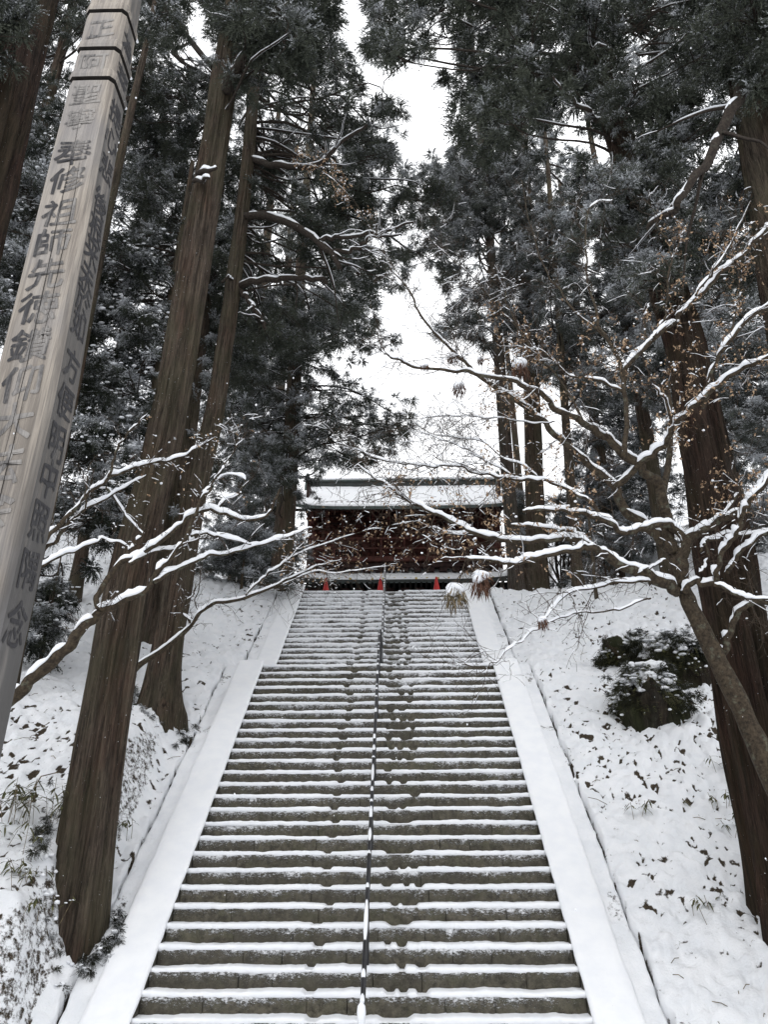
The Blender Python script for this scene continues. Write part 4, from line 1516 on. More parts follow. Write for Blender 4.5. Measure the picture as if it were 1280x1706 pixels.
# slender trunks right of the gate
def slim(px0, py0, D, px1, py1, r0, r1, lab, polys, bark=M_bark_grey, fol=M_fol_far, seed=50, zadd=1.3, snow=.5, limbs=()):
    q = at(px0, py0, D)
    B = np.array([q[0], D, H(q[0], D)])
    t = Tree('cedar_tree', B, lab, 'cedar tree', 'slender trunks right of the temple gate', bark, fol, seed=seed)
    t.trunk(px_top(B, px1, py1, zadd), r0, r1, 28, .16, .25, 90, .1)
    for pts, a, b_ in limbs:
        t.limb([at(x, y, D + o) for x, y, o in pts], a, b_, 26, 1.2, brk=.2)
    for i, (poly, nb) in enumerate(polys):
        t.fill(poly, nb, 2.2, .85, 13, 34, 0.145, 0.0176, snow, seed=seed + i)
    t.done()
PB1 = [(720,330),(800,300),(900,250),(930,420),(900,560),(830,590),(760,570),(718,520),(735,460)]
slim(861, 985, 21.5, 797, 190, .24, .10, 'pale slender cedar trunk rising against the white sky right of the gate', [(PB1, 66), ([(690,270),(760,240),(800,220),(900,230),(880,330),(740,350)], 32), ([(694,296),(765,285),(765,462),(722,452),(700,420)], 16)], seed=50, snow=.50,
     limbs=([(( 802,285,0),(780,300,-.3),(745,315,-.6))], ) and (
     ([(800,308,0),(776,312,-.4),(748,322,-.8)], .05, .02), ([(812,380,0),(790,392,-.4),(755,412,-.8)], .05, .02),
     ([(800,320,0),(770,340,.4),(745,368,.8)], .05, .02), ([(818,395,0),(835,385,-.2),(846,375,-.4)], .045, .03), ([(797,230,0),(770,215,-.3),(740,170,-.8)], .035, .008), ([(797,260,0),(770,245,-.3),(735,205,-.8)], .03, .008)))
slim(893, 975, 22.5, 884, 600, .34, .09, 'thickest of the slender trunks right of the gate, dark and straight', [([(830,420),(960,380),(1010,500),(960,640),(880,650),(820,590)], 62)], M_bark, M_fol_far, 52, 4.6, .56)
slim(966, 1004, 20.0, 938, 640, .15, .045, 'thin mossy trunk standing in snow between the gate and the right bank', [([(930,360),(1060,330),(1080,560),(1020,680),(950,650),(930,500)], 54)], M_bark_moss, M_fol_far, 54, 4.0, .58)
slim(1000, 1030, 19.0, 985, 900, .05, .025, 'bare dark pole like sapling on the right slope', [], M_bark, M_fol_far, 56, 1.4)

# conifers dusted with snow behind the maple
for i, (px, D, poly, nb, sn, lab) in enumerate((
    (1030, 25, [(960,640),(1100,620),(1120,800),(1090,930),(985,930),(950,800)], 90, .60, 'dusky snow dusted conifer behind the maple limbs right of the gate'),
    (1240, 17, [(1170,440),(1320,420),(1320,760),(1190,760),(1150,620)], 66, .56, 'dark conifer filling the gap right of the red barked cedar'),
    (1260, 22, [(1180,720),(1320,700),(1320,930),(1215,930)], 34, .60, 'frosted conifer low behind the right bank'),
    (1120, 20, [(1040,330),(1180,330),(1200,620),(1100,660),(1030,560)], 84, .55, 'tall snow flecked cedar behind the red barked trunk'),
    (880, 30, [(740,160),(930,160),(960,330),(880,380),(740,330)], 60, .52, 'distant cedar top between the slender trunks and the hanging boughs'))):
    q = at(px, 960, D)
    B = np.array([q[0], D, H(q[0], D)])
    t = Tree('conifer_tree', B, lab, 'conifer tree', 'conifers on the right hand hillside', M_bark, M_fol_far, seed=60 + i)
    t.trunk(B + np.array([0, 0, 20]), .26, .08, 16, .12, .2, 40)
    t.fill(poly, nb, 2.0, .9, 13, 37, 0.152, 0.0176, sn, seed=60 + i)
    t.done()

# ------------------------------------------------------------------ snow covered maples, limbs one by one
class Maple:
    def __init__(s, name, base, label, cat, group, seed):
        s.e = thing(name, base, label, cat, group)
        s.tw, s.ts, s.lf, s.ls = MB(), MB(), MB(), MB()
        s.g = np.random.default_rng(seed)
        s.k = seed
        s.limbs = []
        s.tips = []
    def limb(s, pts, D0, D1, r0, r1, snow=1.0, brk=.16, name='limb', wob=.02):
        n = max(16, len(pts)*8)
        m = len(pts)
        P = catmull([at(x, y, D0 + (D1 - D0)*i/(m - 1)) for i, (x, y) in enumerate(pts)], n)
        s.k += 1
        w = np.stack([vn(np.arange(n)*.28, s.k*3.3 + q*11) for q in range(3)], -1) - .5
        P[2:-1] += w[2:-1]*wob*2
        t = np.linspace(0, 1, n)
        R = .86*(r0 + (r1 - r0)*t**.85)*(1 + .16*(vn(t*n*.4, s.k*1.9) - .5))
        b = MB()
        b.tube(P, R, 12 if r0 > .05 else 8, ridge=(lambda th, z: 1 + .10*(vn(np.cos(th)*2, np.sin(th)*2, z*4) - .5)))
        o = b.build(name, M_branch, s.e)
        if snow > 0:
            c = MB()
            m = snowcap(c, P, R, snow, s.k, brk)
            if c.n: tag(c.build('limb_snow', M_snow_fine, o), kind='stuff' if m > 1 else None)
        s.limbs.append((P, R))
        return P, R
    def grow(s, P, d, L, r, lev, leaf):
        """one twig with its side twigs"""
        g = s.g
        n = 7 if lev == 0 else 5
        T = [P]
        d = d/np.linalg.norm(d)
        for i in range(n - 1):
            d = d + g.normal(size=3)*.20 + np.array([0, 0, -.015])
            d /= np.linalg.norm(d)
            T.append(T[-1] + d*L/(n - 1))
        T = np.array(T)
        x, y, dp = project(T)
        if dp.min() < 1.0: return
        R = np.linspace(r, max(r*.4, .0019), n)
        s.tw.tube(T, R, 4 if lev == 0 else 3, cap=False)
        q = catmull(T, 15)
        if g.random() < (.42 if lev == 0 else .16): snowcap(s.ts, q, np.interp(np.linspace(0, 1, 15), np.linspace(0, 1, n), R)*.75 + .0002, .75, g.integers(9999), .52, 13.0, .5)
        if lev < 2 and g.random() < .2: blob(s.ts, T[g.integers(1, n)] + np.array([0, 0, .008]), g.uniform(.004, .012), g.integers(999), 1.3, .8, 4, 6)
        if lev < 2:
            for j in range(1, n):
                if g.random() < (.85 if lev == 0 else .6):
                    a = g.normal(size=3)*.75
                    s.grow(T[j], d*.8 + a, L*g.uniform(.35, .65), r*.6, lev + 1, leaf)
        if lev >= 1 or j > 3: s.tips.append(T[-1])
        if lev >= 1 and g.random() < .5: s.tips.append(T[n//2])
    def twigs(s, idx, dens, L, r=.006, up=.2, leaf=0, lo=.25):
        for i in (range(len(s.limbs)) if idx is None else idx):
            P, R = s.limbs[i]
            seg = np.linalg.norm(np.diff(P, axis=0), axis=1).sum()
            m = int(seg*dens) + 1
            for q in range(m):
                k = int(s.g.uniform(lo, 1)*(len(P) - 2))
                t = P[k+1] - P[k]
                t /= np.linalg.norm(t) + 1e-9
                d = t*.9 + s.g.normal(size=3)*.6 + np.array([0, 0, up])
                s.grow(P[k], d, L*s.g.uniform(.5, 1.3), min(r*s.g.uniform(.7, 1.3), R[k]*.6), 0, leaf)
    def leaves(s, polys, frac, size=.035, cl=3):
        g = s.g
        T = np.array(s.tips)
        if len(T) == 0: return
        x, y, _ = project(T)
        for poly, f in polys:
            sel = np.where(inpoly(x, y, poly) & (g.random(len(T)) < f*frac))[0]
            for i in sel:
                for q in range(g.integers(1, cl + 1)):
                    c = T[i] + g.normal(size=3)*.022
                    a = g.normal(size=3); a[2] -= .8; a /= np.linalg.norm(a)
                    b_ = np.cross(a, g.normal(size=3)); b_ /= np.linalg.norm(b_) + 1e-9
                    nn = np.cross(a, b_)
                    z = size*g.uniform(.6, 1.3)
                    # a curled lobed leaf: keel and two cupped halves
                    V = np.array([c, c + a*z*.35 + b_*z*.38 + nn*z*.16, c + a*z*.55 + b_*z*.14, c + a*z*.95 + b_*z*.22 + nn*z*.2, c + a*z*.8 , c + a*z*1.15 - nn*z*.1,
                                  c + a*z*.95 - b_*z*.22 + nn*z*.2, c + a*z*.55 - b_*z*.14, c + a*z*.35 - b_*z*.38 + nn*z*.16])
                    s.lf.add(V, [[0,1,2],[2,3,4],[4,3,5],[4,5,6],[4,6,7],[7,8,0]])
                    s.lf.add(V[[0,2,4,7]], [[0,1,2,3]])
                if g.random() < .22:
                    blob(s.ls, T[i] + np.array([0, 0, .010]), g.uniform(.006, .017), g.integers(999))
    def done(s):
        if s.tw.n: tag(s.tw.build('twigs', M_twig, s.e), kind='stuff')
        if s.ts.n: tag(s.ts.build('twig_snow', M_snow_fine, s.e), kind='stuff')
        if s.lf.n: tag(s.lf.build('dry_leaves', M_leaf, s.e, smooth=False), kind='stuff')
        if s.ls.n: tag(s.ls.build('leaf_snow', M_snow_fine, s.e), kind='stuff')

# the large maple leaning in from the right
D = 7.5
q = at(1440, 1620, D + .1)
mb = np.array([q[0], D + .1, H(q[0], D + .1)])
mp = Maple('maple_tree', mb, 'large snow lined maple leaning in from the right, holding dry tan leaves', 'maple tree', None, 3)
base_px = [(1440,1620),(1392,1510),(1342,1405),(1300,1318),(1262,1240),(1229,1165),(1194,1095),(1160,1025),(1137,978)]
mp.limb(base_px, D + .1, D, .165, .085, 0, name='trunk', wob=.01)
mp.limb([(1137,978),(1137,945),(1141,915),(1146,898)], D, D - .05, .085, .07, .6)
mp.limb([(1146,898),(1170,884),(1195,869),(1217,860),(1240,850),(1262,817),(1290,784)], D-.05, D - .5, .055, .025, 1.5, 0)
mp.limb([(1146,900),(1128,882),(1108,876),(1085,877),(1060,883),(1036,886),(1020,873),(997,862),(972,857),(940,850),(900,847),(872,852)], D-.05, D - .7, .05, .014, 1.5, .05)
mp.limb([(1137,955),(1122,922),(1100,897),(1080,878),(1047,853),(1032,832),(1026,811),(1000,787),(975,768),(950,747),(922,720),(904,700),(882,682),(852,662),(826,645),(800,627),(780,610),(762,593),(746,577),(724,555),(705,532),(694,513),(685,490),(666,465),(650,447)], D, D + 1.2, .075, .010, 1.0, .15)
mp.limb([(1026,811),(1060,780),(1085,760),(1110,737),(1120,716),(1145,688),(1170,667),(1200,640),(1240,613),(1262,603),(1295,585)], D - .1, D - 1.3, .042, .022, 1.6, .03)
mp.limb([(1122,922),(1112,872),(1106,835),(1098,806),(1080,790),(1060,772),(1036,752),(1020,737),(1000,722),(980,710),(957,695),(927,682),(910,662),(890,648),(862,637),(830,630),(790,622),(740,615),(690,612),(660,600),(640,590)], D, D - .9, .075, .010, .9, .22)
mp.limb([(1117,722),(1117,688),(1112,668),(1100,655),(1088,642)], D - .6, D - 1.0, .022, .009, 1.2)
mp.limb([(1106,835),(1112,780),(1118,700),(1112,640)], D + .05, D + .4, .05, .03, .5)
mp.limb([(1042,762),(1044,700),(1042,655),(1037,617),(1012,563),(998,542),(992,505),(977,460),(979,430),(980,360),(992,340),(1022,332)], D - .6, D - .2, .034, .007, 1.1, .2)
mp.limb([(1040,640),(1047,612),(1072,583),(1100,557),(1125,535),(1140,517),(1172,490),(1190,467),(1217,442),(1238,427),(1258,404),(1295,372)], D - .5, D - 1.2, .032, .022, 1.6, .02)
mp.limb([(1075,580),(1077,542),(1077,520),(1084,505)], D - .6, D - .5, .016, .006, .8)
mp.limb([(1090,562),(1105,537),(1112,510),(1115,450),(1121,430),(1135,397),(1147,370)], D - .7, D - .4, .018, .008, .9)
mp.limb([(1121,430),(1112,400),(1098,380),(1090,350),(1068,322)], D - .5, D - .2, .010, .004, .8)
mp.limb([(1160,492),(1180,462),(1205,430),(1230,380),(1252,335)], D - 1.0, D - 1.1, .016, .007, 1.2)
mp.limb([(1172,680),(1185,627),(1203,587),(1222,560),(1250,530),(1290,500)], D - .8, D - 1.3, .026, .02, 1.5, .05)
mp.limb([(1222,560),(1224,530),(1232,500),(1240,480)], D - 1.0, D - .9, .014, .005, 1.0)
mp.limb([(1130,987),(1110,972),(1072,955),(1045,945),(1010,925),(994,914)], D - .02, D - .6, .068, .045, 1.2, .1)
mp.limb([(994,914),(975,912),(957,917),(915,925),(885,932),(855,940),(830,937),(800,932),(775,930)], D - .6, D - 1.0, .040, .010, 1.5, .03)
mp.limb([(994,914),(975,905),(957,897),(925,899),(890,903),(852,905),(822,897),(790,887),(760,872),(735,860),(715,850),(685,840),(665,825),(640,807),(612,788),(596,775)], D - .6, D - .2, .038, .008, 1.5, .03)
mp.limb([(850,903),(800,892),(760,890),(714,880)], D - .4, D - .1, .016, .006, 1.6, 0)
mp.limb([(1115,973),(1090,968),(1067,970),(1030,971),(990,978),(954,986),(922,1014),(902,1034)], D - .1, D - .8, .022, .007, 1.4, .12)
mp.limb([(1085,997),(1055,1005),(1025,1016),(985,1020),(950,1025),(920,1036),(894,1050),(870,1068),(849,1084),(822,1106),(800,1113),(770,1108)], D - .3, D - .9, .011, .004, .9, .4)
mp.limb([(1020,872),(985,838),(957,820),(922,805),(890,800),(860,797),(825,792),(790,787),(760,777),(730,776),(700,774),(670,771),(640,767),(600,752),(560,738)], D - .4, D + .5, .024, .006, 1.3, .12)
mp.limb([(860,797),(830,777),(800,765),(770,745),(740,735),(700,718)], D + .1, D + .6, .010, .004, 1.0, .3)
mp.limb([(900,800),(870,775),(840,765),(800,735),(760,730),(720,722),(690,705)], D + .1, D + .7, .012, .004, 1.0, .3)
mp.limb([(852,875),(890,878),(927,883),(955,888),(985,897)], D - .2, D - .5, .014, .02, 1.5, .1)
mp.limb([(925,702),(895,705),(860,700),(830,697),(790,696),(750,694),(700,697)], D + .3, D + .9, .009, .004, .9, .3)
mp.limb([(980,715),(940,640),(900,600),(860,545),(820,500),(780,455),(740,420),(700,380)], D - .3, D + .8, .016, .005, .7, .4)
mp.limb([(1010,563),(960,520),(930,480),(905,440),(890,400),(878,350),(870,300)], D - .2, D + .5, .018, .006, .6, .45)
mp.limb([(1042,655),(1010,640),(980,632),(950,625),(910,590),(880,570),(850,520),(840,470)], D - .5, D + .1, .018, .006, .9, .3)
mp.limb([(690,500),(664,455),(640,420),(608,362),(575,318),(545,290),(512,272)], D + 1.2, D + 1.6, .009, .003, .5, .4)
# right hand stem
mp.limb([(1140,988),(1158,970),(1175,974),(1192,966),(1196,945),(1208,917),(1222,900),(1232,877),(1238,858),(1246,842),(1262,820),(1292,788)], D - .1, D - .9, .036, .022, 1.7, 0)
mp.limb([(1212,955),(1231,926),(1256,904),(1292,880)], D - .3, D - .6, .026, .018, 1.6, 0)
mp.limb([(1190,974),(1220,986),(1240,996),(1262,1000),(1292,996)], D - .4, D - .6, .020, .012, 1.6, 0)
mp.limb([(1203,1098),(1212,1070),(1222,1035),(1240,1012),(1264,1004),(1292,1006)], D + .05, D - .3, .045, .03, 1.5, 0)
mp.limb([(1170,905),(1185,900),(1205,893),(1240,890),(1290,884)], D - .2, D - .1, .018, .012, 1.5, .05)
mp.limb([(1168,920),(1172,905),(1180,925),(1176,945),(1168,955)], D - .25, D - .3, .014, .01, 1.8, 0)
mp.limb([(1205,860),(1222,838),(1232,815),(1240,795)], D - .3, D - .4, .014, .006, 1.4)
mp.limb([(1062,955),(1080,948),(1092,942),(1110,932)], D - .3, D - .5, .012, .006, 1.4)
nb_ = len(mp.limbs)
mp.twigs(range(3, nb_), 4.4, .50, .0046, .15)
mp.twigs([4, 6, 18, 19, 20, 23, 24, 25, 27], 3.2, .40, .0045, .1, lo=.45)
mp.twigs([23, 24, 25, 27, 19, 28], 3.4, .6, .0045, .05, lo=.3)
mp.twigs([len(mp.limbs) - 10], 7, .5, .004, .1, lo=.3)
LP = [([(490,240),(640,240),(640,360),(490,360)], 1.0), ([(1050,600),(1290,600),(1290,860),(1050,860)], .55), ([(960,520),(1100,520),(1100,660),(960,660)], .5), ([(800,740),(1000,740),(1000,900),(800,900)], .36),
      ([(640,780),(860,780),(860,900),(640,900)], .25), ([(1100,330),(1290,330),(1290,600),(1100,600)], .35), ([(640,880),(960,880),(960,960),(640,960)], .12), ([(800,500),(960,500),(960,740),(800,740)], .25)]
mp.leaves(LP, .62, .034, 4)
mp.done()

# the smaller maple at the left, its stem behind the wooden pillar
D = 6.6
q = at(-60, 1330, D)
B = np.array([q[0], D, H(q[0], D)])
ml = Maple('maple_tree', B, 'small maple reaching in from behind the wooden pillar on the left, limbs thick with snow', 'maple tree', None, 41)
ml.limb([(-110,1330),(-60,1235),(-20,1192),(15,1168),(37,1146),(75,1112),(112,1075),(150,1036),(166,1017)], D, D + .1, .075, .05, 1.5, 0, name='trunk')
ml.limb([(-20,1192),(10,1080),(35,985),(66,915),(90,882),(124,847),(154,815),(180,796),(210,784),(240,772),(262,769),(300,761),(330,746),(362,730)], D, D + .9, .040, .008, 1.5, .05)
ml.limb([(166,1017),(160,995),(180,960),(210,934),(244,918),(277,895),(307,866),(330,855),(352,851),(382,859),(409,866),(442,860),(455,838),(468,815)], D + .1, D + .5, .034, .014, 1.7, .02)
ml.limb([(166,1017),(202,1005),(244,982),(262,949),(285,930),(311,892),(326,856),(336,830),(352,812)], D + .1, D + .2, .036, .014, 1.7, .02)
ml.limb([(216,940),(255,922),(296,914),(325,902)], D + .15, D + .5, .022, .010, 1.7, .02)
ml.limb([(257,970),(285,952),(326,934),(360,926),(390,919),(435,906),(482,892),(520,880)], D + .12, D + .8, .024, .007, 1.6, .04)
ml.limb([(318,893),(340,890),(360,891),(390,900),(418,907)], D + .2, D + .5, .016, .007, 1.7, .02)
ml.limb([(180,794),(191,763),(194,746),(206,729),(225,710),(246,689)], D + .4, D + .6, .018, .006, 1.3)
ml.limb([(30,1000),(71,919),(105,888),(142,847),(180,828),(210,810),(244,791)], D + .2, D + .8, .030, .007, 1.5, .05)
ml.limb([(20,960),(64,943),(116,922),(150,906),(176,900),(217,912)], D + .1, D + .6, .020, .007, 1.7, .02)
ml.limb([(176,812),(195,838),(210,862),(240,889)], D + .6, D + .8, .014, .006, 1.2)
ml.limb([(210,928),(225,905),(240,888),(250,870)], D + .2, D + .3, .013, .006, 1.4)
ml.limb([(142,848),(144,815),(146,790),(152,770)], D + .3, D + .4, .012, .004, 1.0)
ml.limb([(354,852),(375,835),(400,820),(408,800),(380,790),(362,800)], D + .5, D + .6, .012, .005, 1.6)
ml.limb([(340,820),(360,795),(378,770),(395,745),(412,720)], D + .4, D + .7, .014, .004, 1.4, .1)
ml.limb([(62,945),(80,890),(86,860),(100,800)], D + .2, D + .4, .014, .005, 1.2)
ml.twigs(None, 2.2, .30, .0045, .25)
ml.twigs([1, 3, 14], 4.0, .30, .0038, .3, lo=.5)
ml.leaves([([(230,680),(420,680),(420,860),(230,860)], .05)], 1.0, .03, 1)
ml.done()

# a third, spindly one growing beside the second cedar
D = 11.0
q = at(216, 1122, D)
B = np.array([q[0], D, H(q[0], D)])
m3 = Maple('maple_sapling', B, 'spindly bare sapling slanting up from beside the second left cedar towards the stair', 'sapling', None, 77)
m3.limb([(196,1150),(226,1113),(270,1083),(315,1046),(337,1016),(360,1005),(412,994),(450,979),(480,966),(505,955),(530,944),(560,935)], D, D + .8, .055, .012, 1.1, .1, name='trunk')
m3.limb([(319,1042),(304,1020),(310,1002),(322,990),(326,972)], D + .2, D + .3, .02, .008, 1.2)
m3.limb([(409,992),(425,975),(442,960),(462,944),(482,930),(505,905),(520,890)], D + .4, D + .7, .018, .007, 1.4)
m3.limb([(330,1022),(325,1000),(335,960),(330,930)], D + .3, D + .4, .014, .005, 1.0)
m3.limb([(430,985),(470,975),(520,952),(560,955),(610,948),(650,942)], D + .5, D + .9, .010, .004, 1.2, .3)
m3.limb([(480,930),(520,912),(560,900),(620,880),(690,868)], D + .6, D + 1.1, .010, .003, 1.2, .35)
m3.twigs(None, 3.6, .5, .006, .25)
m3.twigs([4, 5], 5, .6, .004, .2, lo=.1)
m3.leaves([([(430,840),(760,840),(760,970),(430,970)], .25)], 1.0, .04, 2)
m3.done()

# clumps of dead leaves hanging in the maple, each capped with snow
G_CL = 'bunches of dead leaves hanging from the maple'
def leaf_bunch(px, py, D, w, h, lab, dark, ax, ay):
    w, h = w*.82, h*.85
    c = at(px, py, D)
    t = thing('leaf_bunch', c, lab, 'leaf bunch', G_CL)
    g = np.random.default_rng(int(px))
    b = MB()
    for i in range(150):
        a = g.uniform(0, 2*math.pi); r_ = w*.5*math.sqrt(g.random()); z0 = g.uniform(-.1, .45)*h
        L = h*g.uniform(.25, .6)
        p = c + np.array([math.cos(a)*r_, math.sin(a)*r_, z0])
        d = np.array([math.cos(a)*.25, math.sin(a)*.25, -1.0]) + g.normal(size=3)*.2
        d /= np.linalg.norm(d)
        s_ = np.cross(d, g.normal(size=3)); s_ /= np.linalg.norm(s_)
        wd = w*g.uniform(.018, .05)
        b.add(np.array([p, p + d*L*.4 + s_*wd, p + d*L, p + d*L*.4 - s_*wd]), [[0, 1, 2], [0, 2, 3]])
    b.build('withered_leaves', M_seed if dark else M_straw, t, smooth=False)
    s_ = MB()
    blob(s_, c + np.array([0, 0, h*.42]), w*.46, px, 1.0, .6, 8, 14)
    blob(s_, c + np.array([-w*.2, -w*.15, h*.25]), w*.30, px + 3, 1.0, .8, 7, 12)
    s_.build('snow_cap', M_snow_fine, t)
    k = MB()
    q = at(ax, ay, D)
    t0 = c + np.array([0, 0, h*.35])
    k.tube(catmull([t0, (t0 + q)/2 + np.array([.012, 0, .01]), q], 10), .0045, 5)
    k.build('stalk', M_twig, t)
for px, py, D_, w, h, lab, dk, ax, ay in (
    (754, 600, 8.36, .16, .20, 'uppermost large snow capped leaf bunch against the white sky', True, 764, 594),
    (766, 650, 8.3, .20, .22, 'darkest roundest leaf bunch hanging against the white sky above the gate roof', True, 780, 611),
    (801, 602, 8.27, .10, .13, 'smallest dark leaf bunch hung against the sky beside the slender trunk', True, 802, 628),
    (708, 613, 6.68, .10, .08, 'little snow heaped leaf bunch farthest left on the thin twig', True, 716, 614),
    (760, 998, 6.5, .22, .28, 'pale straw like leaf bunch under a thick snow cap in front of the top steps', False, 776, 931),
    (802, 978, 6.54, .19, .32, 'tall drooping dark leaf bunch with snow at the right end of the top steps', True, 802, 933),
    (868, 618, 7.0, .22, .30, 'reddish hanging leaf bunch in front of the slender trunks', True, 866, 637),
    (905, 1040, 6.7, .10, .15, 'thin drooping leaf bunch over the right snow bank', True, 903, 1033)):
    leaf_bunch(px, py, D_, w, h, lab, dk, ax, ay)

# ------------------------------------------------------------------ rocks, undergrowth
def rock(px, py, D, size, lab, seed, name='mossy_rock', cat='rock', snow=True):
    c = at(px, py, D) if py is not None else px
    c = np.array([c[0], c[1], H(c[0], c[1])])
    t = thing(name, c, lab, cat)
    n, m = 56, 36
    th = np.linspace(0, 2*math.pi, n, endpoint=False)
    ph = np.linspace(.01, math.pi*.62, m)
    T, Pp = np.meshgrid(th, ph)
    d = np.stack([np.sin(Pp)*np.cos(T), np.sin(Pp)*np.sin(T), np.cos(Pp)], -1)
    k = 1 + .75*(vn(d[..., 0]*1.8 + seed, d[..., 1]*1.8, d[..., 2]*1.8) - .5) + .5*(vn(d[..., 0]*5 + seed, d[..., 1]*5, d[..., 2]*5) - .5)
    P = c + d*k[..., None]*np.array(size)
    b = MB()
    b.grid(P, close=True)
    b.build('stone', M_rock, t)
    s_ = MB()
    cover = vn(P[..., 0]*5, P[..., 1]*5, P[..., 2]*5 + seed)
    keep = sst(.25, .75, d[..., 2] + (cover - .5)*.7)
    off = (.05*keep - .02)
    Q = P + np.stack([d[..., 0]*off*.5, d[..., 1]*off*.5, off*1.0], -1) + (vn(P[..., 0]*14, P[..., 1]*14, 3)[..., None] - .5)*.02*keep[..., None]
    mm = int(m*.75)
    s_.grid(Q[:mm], close=True)
    s_.att = [(.36 + .34*(1 - keep[:mm].reshape(-1)) + .25*(vn(Q[:mm].reshape(-1, 3)[:, 0]*6, Q[:mm].reshape(-1, 3)[:, 1]*6, Q[:mm].reshape(-1, 3)[:, 2]*6) - .5)).astype(np.float32)]
    if snow: s_.build('snow_cover', M_bank, t, att='bare')
    return t, c

def blade_tuft(b, c, n, L, w, spread, g, up=.5):
    for i in range(n):
        a = g.uniform(0, 2*math.pi)
        d = np.array([math.cos(a)*spread, math.sin(a)*spread, up + g.uniform(-.2, .5)])
        d /= np.linalg.norm(d)
        l = L*g.uniform(.5, 1.2)
        s_ = np.cross(d, [0, 0, 1.0]); s_ /= np.linalg.norm(s_) + 1e-6
        p0 = c + np.append(g.normal(size=2)*L*.18, 0)
        p1 = p0 + d*l*.55
        p2 = p1 + (d + np.array([0, 0, -.75]))*l*.42
        b.add(np.array([p0, p1 + s_*w, p1 - s_*w, p2]), [[0, 1, 2], [1, 3, 2]])

# snowy rock with hanging evergreen ferns on the right bank
for px, py, D_, sz, sd, lab in (
    (1088, 1222, 12.9, (.52, .42, .80), 3.0, 'lowest of three dark rocks in the middle of the right bank'),
    (1052, 1095, 14.6, (.55, .42, .55), 8.0, 'rock ledge poking out of the snow above the hollow rock, left of the maple trunk'),
    (1135, 1140, 13.9, (.60, .45, .80), 12.0, 'mossy rock of the right bank standing closest to the maple trunk')):
    t, c = rock(px, py, D_, sz, lab, sd)
    g = np.random.default_rng(int(sd))
    b = MB(); s_ = MB()
    for i in range(560):
        a = g.uniform(math.pi*.75, math.pi*2.25)
        z = g.uniform(.0, 1.0)
        rr_ = math.sqrt(max(.02, 1 - (z*.9)**2))*g.uniform(.9, 1.18)
        p = c + np.array([math.cos(a)*sz[0]*rr_, math.sin(a)*sz[1]*rr_, z*sz[2]*1.02])
        d = np.array([math.cos(a)*.7, math.sin(a)*.7, -.35]) + g.normal(size=3)*.35
        d /= np.linalg.norm(d)
        L = g.uniform(.10, .26)
        e1, e2 = p + d*L*.5, p + d*L*.85 + np.array([0, 0, -.35*L])
        lat = np.cross(d, [0, 0, 1.0]); lat /= np.linalg.norm(lat) + 1e-6
        for q in range(7):
            f_ = (q + .5)/7
            m_ = p + (e1 - p)*min(1, f_*2) if f_ < .5 else e1 + (e2 - e1)*(f_*2 - 1)
            w_ = .055*(1 - f_*.75)*g.uniform(.7, 1.2)
            for sg in (-1, 1):
                tip = m_ + lat*sg*w_ + d*w_*.5 + np.array([0, 0, -.3*w_])
                b.add(np.array([m_ - d*.007, tip, m_ + d*.010]), [[0, 1, 2]])
        if z > .2 and g.random() < .25 + .35*z:
            blob(s_, p + np.array([g.normal()*.03, g.normal()*.03, .02]), g.uniform(.02, .075)*(.5 + .6*z), i, g.uniform(.8, 1.8), g.uniform(.35, .8), 6, 9)
        elif g.random() < .10:
            blob(s_, e1, g.uniform(.012, .03), i, 1.2, .7, 5, 7)
    fb = MB()
    m = 150
    a = g.uniform(math.pi*.7, math.pi*2.3, m)
    z = g.random(m)**.8
    rr_ = np.sqrt(np.maximum(.03, 1 - (z*.88)**2))*g.uniform(.95, 1.2, m)
    lob = .62 + .85*vn(np.cos(a)*2.2 + sd, np.sin(a)*2.2, z*2.6)
    kp = vn(np.cos(a)*2.6 + sd*1.7, np.sin(a)*2.6, z*3.1) > .47
    C = c + np.stack([np.cos(a)*sz[0]*rr_*lob*1.1, np.sin(a)*sz[1]*rr_*lob*1.1, z*sz[2]*(.75 + .45*vn(a*1.4, sd))], -1) + g.normal(size=(m, 3))*.05
    tassels(fb, C[kp], np.stack([np.cos(a), np.sin(a), -.7 + 0*a], -1)[kp], .13, (.02 + .50*z + g.uniform(-.12, .12, m))[kp], seed=int(sd))
    tag(build_tufts(fb, 'evergreen_foliage', M_fol_dark, t), kind='stuff')
    tag(b.build('fern_fronds', M_sasa, t, smooth=False), kind='stuff')
    tag(s_.build('snow_clods', M_snow_fine, t), kind='stuff')

# snow and ferns gathered round the feet of the left trunks
for t, B, r0, sd in ((t1, B1, .36, 5), (t2, B2, .36, 9)):
    g = np.random.default_rng(sd)
    s_, fb, cs, ss = MB(), MB(), [], []
    for i in range(90):
        a = g.uniform(math.pi*.75, math.pi*2.15)
        rr_ = r0*g.uniform(.98, 1.55)
        x, y = B[0] + math.cos(a)*rr_, B[1] + math.sin(a)*rr_
        z = float(H(x, y)) + g.uniform(-.02, .09)
        if i % 3 == 0:
            for q in range(4):
                blob(s_, (x + g.normal()*.05, y + g.normal()*.05, float(H(x, y)) + g.uniform(-.01, .03)), g.uniform(.010, .034), i + q, g.uniform(.8, 1.8), g.uniform(.5, 1.0), 5, 7)
        else:
            left = max(0.0, -math.cos(a))
            cs.append((x - .05*left, y, z + .55*left*g.random()**2)); ss.append(g.uniform(.25, .75))
    cs = np.array(cs)
    tassels(fb, cs, np.stack([cs[:, 0] - B[0], cs[:, 1] - B[1], 0*cs[:, 0] - .15], -1)/r0, .085, np.array(ss), seed=sd)
    tag(build_tufts(fb, 'base_ferns', M_fol_dark, t.e), kind='stuff')
    tag(s_.build('base_snow', M_snow, t.e), kind='stuff')

